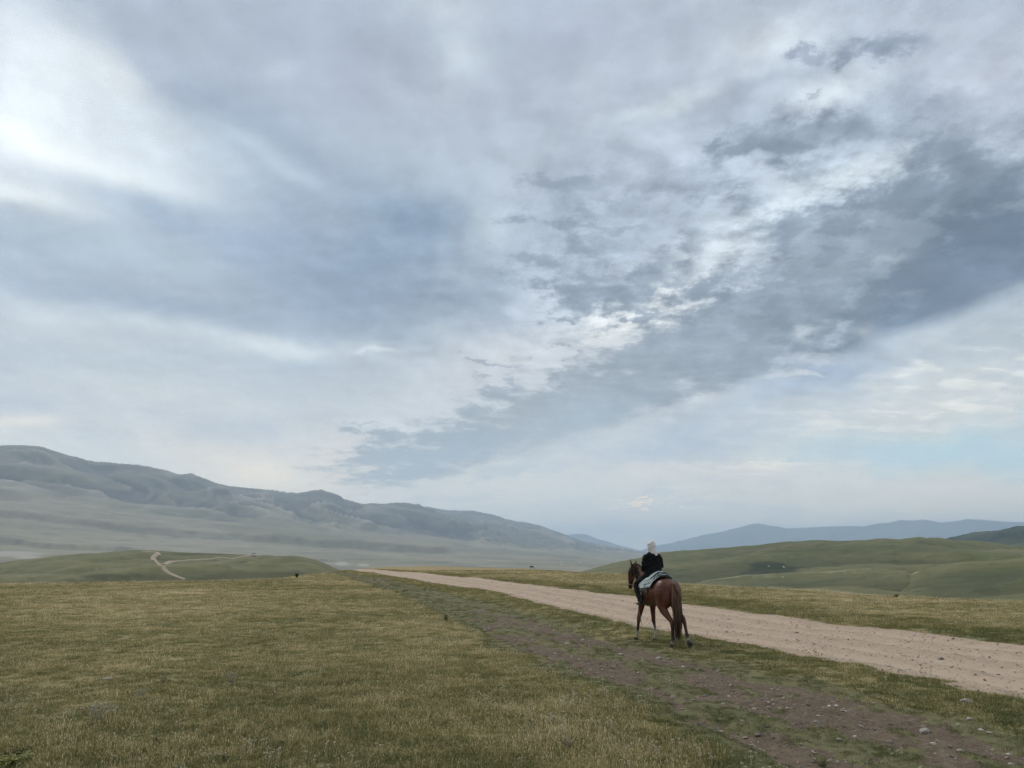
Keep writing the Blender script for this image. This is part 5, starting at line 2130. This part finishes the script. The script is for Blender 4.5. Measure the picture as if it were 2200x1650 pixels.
loft(bm, [((0.22, -0.09, 1.45), 0.02, 0.03), ((0.23, -0.04, 1.53), 0.02, 0.03), ((0.235, 0, 1.57), 0.022, 0.03), ((0.23, 0.04, 1.53), 0.02, 0.03), ((0.22, 0.09, 1.45), 0.02, 0.03)], side=(1, 0, 0), n=10)
me, _ = fuse(bm, 0.01, 3)
link("pommel", me, leather, saddle)
for s in (1, -1):
    drape("saddle_flap", -0.02, 0.26, 0.75 * s, 1.50 * s, 0.034, 0.010, leather, nx=10, nt=16, parent=saddle, lumps=0.0)
    bm = bmesh.new()
    loft(bm, [(over_back(0.12, 0.95 * s, 0.055), 0.014, 0.004), (over_back(0.11, 1.35 * s, 0.06), 0.014, 0.004), (Vector((0.11, 0.325 * s, 0.93)), 0.014, 0.004)], side=(1, 0, 0), n=8)
    bm_obj("stirrup_leather", bm, leather, saddle)
    bm = bmesh.new()
    pts = [(0.11, 0.325 * s, 0.94), (0.11, 0.265 * s, 0.90), (0.11, 0.255 * s, 0.845), (0.11, 0.295 * s, 0.832), (0.11, 0.345 * s, 0.832), (0.11, 0.385 * s, 0.845), (0.11, 0.38 * s, 0.90), (0.11, 0.325 * s, 0.94)]
    tube_into(bm, pts, 0.007, 0.007, 6)
    stm = mat_plain("stirrup_iron", (0.05, 0.05, 0.05), 0.45, 0.2, 30)
    bm_obj("stirrup", bm, stm, saddle)
# girth: pale strap round the belly
gm = mat_plain("girth_webbing", (0.34, 0.31, 0.26), 0.9, 0.15, 60)
V, F = [], []
nt = 48
for j in range(nt):
    th = 0.9 + (2 * math.pi - 1.8) * j / (nt - 1)
    xo = 0.02 - 0.06 * math.cos(th)
    for w in (-0.022, 0.022):
        V.append(tuple(over_back(0.16 + xo + w, th, 0.034 if abs(math.cos(th)) < 0.6 else 0.022)))
    if j:
        a = 2 * j
        F.append((a - 2, a - 1, a + 1, a))
me = mesh_from("girth", V, F)
me.materials.append(gm)
link("girth", me, None, saddle)

# folded blankets behind and under the rider: three folds, pale teal with dark borders
bl_mat = cloth_mat("blanket_cloth", [(0.0, (0.035, 0.050, 0.056)), (0.030, (0.46, 0.51, 0.505)), (0.155, (0.10, 0.14, 0.15)), (0.172, (0.50, 0.54, 0.535)), (0.46, (0.24, 0.29, 0.30)), (0.475, (0.48, 0.525, 0.52))])
blanket = bpy.data.objects.new("folded_blanket", None)
COL.objects.link(blanket)
blanket["label"] = "folded pale teal blanket with dark border stripes behind the rider"
blanket["category"] = "blanket"
place(blanket)


def pile(h, w):
    return lambda u, th: 0.034 + h * math.exp(-(th / w) ** 2) * (0.55 + 0.45 * math.sin(math.pi * min(1, 0.25 + u * 0.9)))


drape("fold", -0.50, 0.10, -1.28, 1.28, pile(0.030, 1.1), 0.020, bl_mat, parent=blanket, band=lambda u, v, th: min(u * 0.8, (1.28 - abs(th)) * 0.55), slant=0.26, hem=0.06, seed=2, lumps=0.012)
drape("fold", -0.44, 0.10, -1.18, 1.18, pile(0.075, 0.95), 0.022, bl_mat, parent=blanket, band=lambda u, v, th: min(u * 0.9, (1.18 - abs(th)) * 0.6), slant=0.28, hem=0.07, seed=3, lumps=0.014)
drape("fold", -0.36, 0.08, -1.06, 1.06, pile(0.120, 0.85), 0.024, bl_mat, parent=blanket, band=lambda u, v, th: min(u * 1.0, (1.06 - abs(th)) * 0.6), slant=0.28, hem=0.08, seed=4, lumps=0.016)

# bridle and reins
br = bpy.data.objects.new("bridle", None)
COL.objects.link(br)
br["label"] = "thin dark bridle with pale noseband and reins on the horse's head"
br["category"] = "bridle"
place(br)
strap = mat_plain("bridle_strap", (0.035, 0.025, 0.02), 0.5, 0.2, 60)
palestrap = mat_plain("noseband_metal", (0.42, 0.42, 0.40), 0.4, 0.1, 60)


def ring_round(c, t, rs, ru, n=18):
    t = Vector(t).normalized()
    up = t.cross(SV)
    return [Vector(c) + SV * rs * math.cos(6.28319 * k / n) + up * ru * math.sin(6.28319 * k / n) for k in range(n + 1)]


hd = HP(0.165, -0.36) - HP(0.10, -0.125)
for nm, c, rs, ru, mt in (("noseband", HP(0.147, -0.285), 0.069, 0.090, strap), ("browband", HP(0.06, -0.045), 0.093, 0.115, strap), ("bit", HP(0.168, -0.375), 0.059, 0.072, palestrap)):
    bm = bmesh.new()
    tube_into(bm, ring_round(c, hd, rs, ru), 0.0065, 0.0065, 6)
    bm_obj(nm, bm, mt, br)
for s in (1, -1):
    bm = bmesh.new()
    tube_into(bm, [HP(0.06, -0.045) + SV * s * 0.095, HP(0.105, -0.155) + SV * s * 0.097, HP(0.147, -0.285) + SV * s * 0.072, HP(0.168, -0.375) + SV * s * 0.062], 0.006, 0.006, 6)
    bm_obj("cheek_strap", bm, strap, br)
    bm = bmesh.new()
    tube_into(bm, [HP(0.168, -0.375) + SV * s * 0.064, Vector((0.86, 0.15 * s + 0.03, 1.40)), Vector((0.60, 0.13 * s, 1.50)), Vector((0.36, 0.075 * s, 1.60))], 0.0055, 0.0055, 6)
    bm_obj("rein", bm, strap, br)
# lead rope hanging in a loop by the near foreleg
rope = mat_plain("lead_rope_fibre", (0.16, 0.13, 0.10), 0.9, 0.2, 80)
bm = bmesh.new()
pts = []
ctrl = [(0.22, 0.30, 0.98), (0.24, 0.325, 0.84), (0.245, 0.33, 0.66), (0.25, 0.33, 0.48), (0.24, 0.33, 0.36), (0.19, 0.325, 0.325), (0.14, 0.32, 0.36), (0.15, 0.32, 0.46), (0.21, 0.325, 0.60), (0.235, 0.33, 0.72)]
for a, b_ in zip(ctrl[:-1], ctrl[1:]):
    pts += [Vector(a).lerp(Vector(b_), t) for t in (0, 0.25, 0.5, 0.75)]
pts.append(Vector(ctrl[-1]))
for _ in range(4):
    pts = [pts[0]] + [(pts[i - 1] + pts[i] * 2 + pts[i + 1]) / 4 for i in range(1, len(pts) - 1)] + [pts[-1]]
tube_into(bm, pts, 0.006, 0.006, 6)
me = bpy.data.meshes.new("lead_rope")
bm.to_mesh(me)
bm.free()
place(link("lead_rope", me, rope, label="thin rope hanging in a loop from the saddle beside the foreleg", category="rope"))


# ------------------------------------------------------------------ rider
def build_rider():
    rm_ = H_MAT @ Matrix.Translation((0.08, 0, -0.02)) @ Matrix.Translation((0, 0, 1.45)) @ Matrix.Diagonal((1, 1.03, 0.985, 1)) @ Matrix.Translation((0, 0, -1.45))
    skin, T, b = new_mat("skin")
    n1, _ = T.noise(T.node("ShaderNodeTexCoord").outputs["Object"], 20.0, 3)
    T.l.new(T.mix(n1, (0.36, 0.21, 0.15), (0.46, 0.28, 0.20)), b.inputs["Base Color"])
    b.inputs["Roughness"].default_value = 0.55
    bm = bmesh.new()
    # body under the clothes, neck and head
    loft(bm, [((0.02, 0, 1.50), 0.15, 0.11), ((0.035, 0, 1.66), 0.13, 0.095), ((0.045, 0, 1.86), 0.16, 0.105), ((0.04, 0, 1.97), 0.16, 0.08), ((0.05, 0, 2.03), 0.06, 0.06), ((0.06, 0, 2.11), 0.05, 0.055)], n=16)
    ball(bm, (0.075, 0, 2.20), (0.092, 0.072, 0.108))
    ball(bm, (0.115, 0, 2.135), (0.050, 0.048, 0.050))
    ball(bm, (0.168, 0, 2.18), (0.020, 0.012, 0.020))          # nose
    ball(bm, (0.158, 0, 2.135), (0.012, 0.022, 0.008))         # mouth
    for s in (1, -1):
        ball(bm, (0.150, 0.030 * s, 2.205), (0.014, 0.017, 0.010))   # eyes
        ball(bm, (0.075, 0.074 * s, 2.19), (0.018, 0.010, 0.028))    # ears
        loft(bm, [((0.04, 0.15 * s, 1.96), 0.05, 0.05), ((0.05, 0.205 * s, 1.74), 0.040, 0.040), ((0.25, 0.115 * s, 1.635), 0.028, 0.026), ((0.29, 0.10 * s, 1.62), 0.026, 0.018)], n=10)
        # palm and five fingers closed on the rein
        ball(bm, (0.325, 0.088 * s, 1.615), (0.042, 0.016, 0.036))
        for k, ln in enumerate((0.030, 0.034, 0.032, 0.026)):
            z0 = 1.640 - 0.017 * k
            loft(bm, [((0.345, 0.088 * s, z0), 0.0085, 0.0085), ((0.345 + ln, 0.075 * s, z0 - 0.003), 0.008, 0.008), ((0.345 + ln * 0.75, 0.052 * s, z0 - 0.006), 0.0075, 0.0075), ((0.345, 0.050 * s, z0 - 0.006), 0.007, 0.007)], side=(0, 0, 1), n=8)
        loft(bm, [((0.31, 0.080 * s, 1.645), 0.010, 0.010), ((0.335, 0.062 * s, 1.668), 0.009, 0.009), ((0.362, 0.060 * s, 1.664), 0.008, 0.008)], side=(0, 0, 1), n=8)
        loft(bm, [((0.03, 0.09 * s, 1.50), 0.085, 0.085), ((0.34, 0.255 * s, 1.29), 0.060, 0.065), ((0.21, 0.285 * s, 1.10), 0.050, 0.052), ((0.09, 0.30 * s, 0.94), 0.034, 0.036), ((0.12, 0.305 * s, 0.885), 0.035, 0.030), ((0.22, 0.315 * s, 0.872), 0.030, 0.022)], n=12)
    me, co = fuse(bm, 0.0095, 2, 0.4)
    person = link("person", me, skin, label="rider in black jacket and pale headscarf on the bay horse, seen from behind", category="person")
    person.matrix_world = rm_

    def cl(name, c, vary=0.3, rough=0.95):
        m, T, b = new_mat(name)
        n, _ = T.noise(T.node("ShaderNodeTexCoord").outputs["Object"], 12.0, 4, 0.6)
        T.l.new(T.mix(n, tuple(v * (1 - vary) for v in c), tuple(v * (1 + vary) for v in c)), b.inputs["Base Color"])
        b.inputs["Roughness"].default_value = rough
        b.inputs["Specular IOR Level"].default_value = 0.2
        return m
    wr = lambda co: 0.006 * fbm(co[:, 0] * 14 + co[:, 1] * 9, co[:, 2] * 16, 3, 8) + 0.003 * np.sin(co[:, 2] * 60 + co[:, 1] * 25)
    bm = bmesh.new()
    loft(bm, [((0.00, 0, 1.475), 0.210, 0.160), ((0.010, 0, 1.56), 0.215, 0.165), ((0.03, 0, 1.70), 0.205, 0.150), ((0.035, 0, 1.86), 0.200, 0.145), ((0.035, 0, 1.965), 0.178, 0.115), ((0.045, 0, 2.02), 0.118, 0.085), ((0.05, 0, 2.045), 0.075, 0.072)], n=20)
    for s in (1, -1):
        loft(bm, [((0.04, 0.135 * s, 1.960), 0.072, 0.080), ((0.03, 0.178 * s, 1.88), 0.074, 0.086), ((0.035, 0.208 * s, 1.72), 0.068, 0.078), ((0.13, 0.180 * s, 1.655), 0.060, 0.064), ((0.275, 0.105 * s, 1.625), 0.044, 0.042)], n=12)
    me, _ = fuse(bm, 0.011, 5, 0.5, wr)
    link("jacket", me, cl("jacket_black", (0.0075, 0.0075, 0.009)), person)
    bm = bmesh.new()
    for s in (1, -1):
        loft(bm, [((0.00, 0.06 * s, 1.50), 0.115, 0.115), ((0.10, 0.13 * s, 1.46), 0.105, 0.110), ((0.34, 0.258 * s, 1.30), 0.078, 0.085), ((0.33, 0.270 * s, 1.25), 0.075, 0.085), ((0.22, 0.287 * s, 1.10), 0.070, 0.080), ((0.12, 0.300 * s, 0.97), 0.060, 0.075), ((0.10, 0.302 * s, 0.93), 0.056, 0.070)], n=14)
    ball(bm, (0.01, 0, 1.50), (0.15, 0.17, 0.07))
    me, _ = fuse(bm, 0.011, 4, 0.5, wr)
    link("trousers", me, cl("trousers_black", (0.010, 0.010, 0.011)), person)
    bootm, T, b = new_mat("boot_leather")
    b.inputs["Base Color"].default_value = (0.012, 0.011, 0.010, 1)
    b.inputs["Roughness"].default_value = 0.4
    for s in (1, -1):
        bm = bmesh.new()
        loft(bm, [((0.085, 0.302 * s, 0.965), 0.046, 0.050), ((0.09, 0.303 * s, 0.91), 0.042, 0.048), ((0.12, 0.306 * s, 0.880), 0.044, 0.042), ((0.19, 0.313 * s, 0.868), 0.043, 0.032), ((0.25, 0.319 * s, 0.862), 0.032, 0.022)], n=12)
        loft(bm, [((0.05, 0.302 * s, 0.866), 0.036, 0.024), ((0.09, 0.303 * s, 0.872), 0.040, 0.030)], n=10)
        me, _ = fuse(bm, 0.008, 3)
        link("boot", me, bootm, person)
    # headscarf, open at the face, tail gathered at the nape
    bm = bmesh.new()
    loft(bm, [((0.055, 0, 2.315), 0.022, 0.026), ((0.055, 0, 2.290), 0.066, 0.076), ((0.053, 0, 2.25), 0.088, 0.100), ((0.050, 0, 2.20), 0.098, 0.108), ((0.042, 0, 2.14), 0.094, 0.102), ((0.025, -0.006, 2.08), 0.080, 0.088), ((-0.005, -0.018, 2.03), 0.084, 0.074), ((-0.035, -0.040, 1.985), 0.064, 0.046), ((-0.055, -0.060, 1.95), 0.028, 0.018)], n=18)
    fold = lambda co: 0.0055 * np.sin(co[:, 2] * 75 + co[:, 1] * 38 + 2.0 * fbm(co[:, 1] * 9, co[:, 2] * 9, 2, 4)) * sst(co[:, 0], 0.12, 0.02) + 0.003 * fbm(co[:, 1] * 30, co[:, 2] * 30, 3, 6)
    me, _ = fuse(bm, 0.0075, 3, 0.5, fold)
    link("headscarf", me, cl("headscarf_cloth", (0.70, 0.67, 0.64), 0.10), person)
    return person


rider = build_rider()
# ================================================================== small things far away
def yurt(px, py, dia, label):
    p = land_point(L_MTN, px, py)
    root = bpy.data.objects.new("yurt", None)
    COL.objects.link(root)
    root.location = p
    root["label"] = label
    root["category"] = "yurt"
    root["group"] = "white yurts on the far valley floor"
    felt = mat_plain("yurt_felt", (0.80, 0.80, 0.78), 0.9, 0.05, 0.5)
    door = mat_plain("yurt_door", (0.20, 0.10, 0.07), 0.8, 0.1, 0.5)
    n, r = 20, dia / 2
    h = dia * 0.32
    bm = bmesh.new()
    a = [bm.verts.new((r * math.cos(6.28319 * k / n), r * math.sin(6.28319 * k / n), -0.5)) for k in range(n)]
    b_ = [bm.verts.new((r * math.cos(6.28319 * k / n), r * math.sin(6.28319 * k / n), h)) for k in range(n)]
    for k in range(n):
        bm.faces.new((a[k], a[(k + 1) % n], b_[(k + 1) % n], b_[k]))
    bm_obj("wall", bm, felt, root)
    bm = bmesh.new()
    a = [bm.verts.new((r * 1.04 * math.cos(6.28319 * k / n), r * 1.04 * math.sin(6.28319 * k / n), h - 0.02)) for k in range(n)]
    b_ = [bm.verts.new((r * 0.22 * math.cos(6.28319 * k / n), r * 0.22 * math.sin(6.28319 * k / n), h + dia * 0.2)) for k in range(n)]
    for k in range(n):
        bm.faces.new((a[k], a[(k + 1) % n], b_[(k + 1) % n], b_[k]))
    c = bm.verts.new((0, 0, h + dia * 0.25))
    for k in range(n):
        bm.faces.new((b_[k], b_[(k + 1) % n], c))
    bm_obj("roof", bm, felt, root)
    bm = bmesh.new()
    bmesh.ops.create_cube(bm, size=1.0, matrix=Matrix.Translation((0.3 * r, -r * 0.96, h * 0.4)) @ Matrix.Diagonal((0.9, 0.2, h * 0.85, 1)))
    bm_obj("door", bm, door, root)
    root.rotation_euler.z = 0.5


yurt(1080, 1170.5, 9.0, "lone white dot of a yurt high on the far slope, left of the others")
yurt(1206, 1208.5, 7.0, "upper white yurt of a close pair on the far valley floor")
yurt(1206, 1214.5, 6.5, "lower white yurt of a close pair on the far valley floor")
yurt(1246, 1208.8, 7.0, "white yurt standing alone to the right of the pair on the valley floor")


def car(px, py, label):
    p = land_point(L_HL, px, py)
    t = land_point(L_HL, px - 40, py + 1.8)
    root = bpy.data.objects.new("car", None)
    COL.objects.link(root)
    root.location = (p.x, p.y, land_height(L_HL, p.x, p.y) + 0.2)
    root.rotation_euler.z = math.atan2(p.y - t.y, p.x - t.x)
    root["label"] = label
    root["category"] = "car"
    paint = mat_plain("car_paint", (0.62, 0.63, 0.64), 0.3, 0.03, 1)
    glass = mat_plain("car_glass", (0.10, 0.11, 0.12), 0.1, 0.05, 1)
    tyre = mat_plain("car_tyre", (0.02, 0.02, 0.02), 0.9, 0.1, 5)

    def prism(profile, w, name, mat, w2=None):
        bm = bmesh.new()
        L_ = [bm.verts.new((x, -w, z)) for x, z in profile]
        R_ = [bm.verts.new((x, w, z)) for x, z in profile]
        n = len(profile)
        for k in range(n):
            bm.faces.new((L_[k], L_[(k + 1) % n], R_[(k + 1) % n], R_[k]))
        bm.faces.new(L_[::-1])
        bm.faces.new(R_)
        bmesh.ops.recalc_face_normals(bm, faces=bm.faces)
        return bm_obj(name, bm, mat, root)
    prism([(-2.3, 0.45), (-2.35, 0.95), (-2.1, 1.05), (1.0, 1.08), (2.2, 0.92), (2.35, 0.6), (2.2, 0.42)], 0.9, "body", paint)
    prism([(-2.0, 1.06), (-1.75, 1.66), (-1.2, 1.74), (0.1, 1.72), (0.95, 1.09)], 0.78, "cabin", paint)
    for s in (1, -1):
        bm = bmesh.new()
        q = [bm.verts.new((x, 0.79 * s, z)) for x, z in ((-1.75, 1.14), (-1.6, 1.58), (0.0, 1.6), (0.65, 1.14))]
        bm.faces.new(q)
        bm_obj("window", bm, glass, root)
        for xw in (-1.4, 1.4):
            bm = bmesh.new()
            bmesh.ops.create_cone(bm, cap_ends=True, segments=14, radius1=0.36, radius2=0.36, depth=0.22, matrix=Matrix.Translation((xw, 0.84 * s, 0.36)) @ Matrix.Rotation(math.pi / 2, 4, "X"))
            bm_obj("wheel", bm, tyre, root)
    bm = bmesh.new()
    q = [bm.verts.new(v) for v in ((0.18, -0.7, 1.69), (0.18, 0.7, 1.69), (0.93, 0.72, 1.15), (0.93, -0.72, 1.15))]
    bm.faces.new(q)
    bm_obj("windscreen", bm, glass, root)


car(546, 1195.6, "tiny pale car at the end of the light road on the left hill")


def grazing_mesh():
    bm = bmesh.new()
    loft(bm, [((-0.55, 0, 0.78), 0.12, 0.16), ((-0.35, 0, 0.76), 0.20, 0.22), ((0.1, 0, 0.74), 0.22, 0.24), ((0.45, 0, 0.78), 0.17, 0.21), ((0.58, 0, 0.78), 0.10, 0.12)], n=12)
    loft(bm, [((0.48, 0, 0.80), 0.10, 0.14), ((0.72, 0, 0.62), 0.075, 0.10), ((0.86, 0, 0.40), 0.07, 0.08), ((0.98, 0, 0.20), 0.05, 0.05)], n=10)
    for s in (1, -1):
        loft(bm, [((0.38, 0.11 * s, 0.70), 0.07, 0.09), ((0.38, 0.12 * s, 0.38), 0.04, 0.045), ((0.36, 0.12 * s, 0.18), 0.028, 0.03), ((0.37, 0.12 * s, 0.0), 0.038, 0.045)], n=8)
        loft(bm, [((-0.40, 0.11 * s, 0.72), 0.09, 0.13), ((-0.36, 0.12 * s, 0.50), 0.06, 0.085), ((-0.50, 0.12 * s, 0.33), 0.035, 0.04), ((-0.48, 0.12 * s, 0.15), 0.028, 0.03), ((-0.46, 0.12 * s, 0.0), 0.038, 0.045)], n=8)
        loft(bm, [((0.80, 0.06 * s, 0.52), 0.02, 0.03), ((0.79, 0.14 * s, 0.50), 0.015, 0.03), ((0.79, 0.17 * s, 0.47), 0.006, 0.01)], side=(0, 0, 1), n=6)
    loft(bm, [((-0.56, 0, 0.88), 0.03, 0.03), ((-0.66, 0, 0.75), 0.02, 0.02), ((-0.68, 0, 0.45), 0.02, 0.02)], n=6)
    me, _ = fuse(bm, 0.03, 2)
    return me


GZ_W = grazing_mesh()
GZ_D = GZ_W.copy()
GZ_W.materials.append(mat_plain("white_fleece", (0.78, 0.76, 0.72), 0.95, 0.05, 3))
GZ_D.materials.append(mat_plain("dark_hide", (0.035, 0.026, 0.02), 0.9, 0.1, 3))
for L, px, py, sc, rz, w, label in [
    (L_HR, 1651.5, 1219, 1.5, 0.4, 1, "white animal grazing alone on the left of the dark hillside patch"),
    (L_HR, 1682, 1219.8, 1.4, 2.6, 1, "left white animal of a close pair on the dark hillside patch"),
    (L_HR, 1684.8, 1221, 1.4, 0.2, 1, "right white animal of a close pair on the dark hillside patch"),
    (L_HR, 1680, 1220.6, 1.6, 1.2, 0, "dark animal grazing beside the white pair on the hillside"),
    (L_HF, 1682, 1242, 1.0, 0.3, 1, "white animal grazing on the nearer green hill below the dark patch"),
]:
    p = land_point(L, px, py)
    o = link("grazing_animal", GZ_W if w else GZ_D, None, label=label, category="animal", group="animals grazing on the green hills")
    o.location = (p.x, p.y, land_height(L, p.x, p.y))
    o.rotation_euler.z = rz
    o.scale = (sc, sc, sc)
x, y = [float(q) for q in px_ground(1142, 1222.5)]
o = link("grazing_animal", GZ_D, None, label="dark speck of an animal on the brown brow beyond the road", category="animal", group="animals grazing on the green hills")
o.location = (x, y, surf_h(x, y))
o.scale = (0.55, 0.55, 0.55)
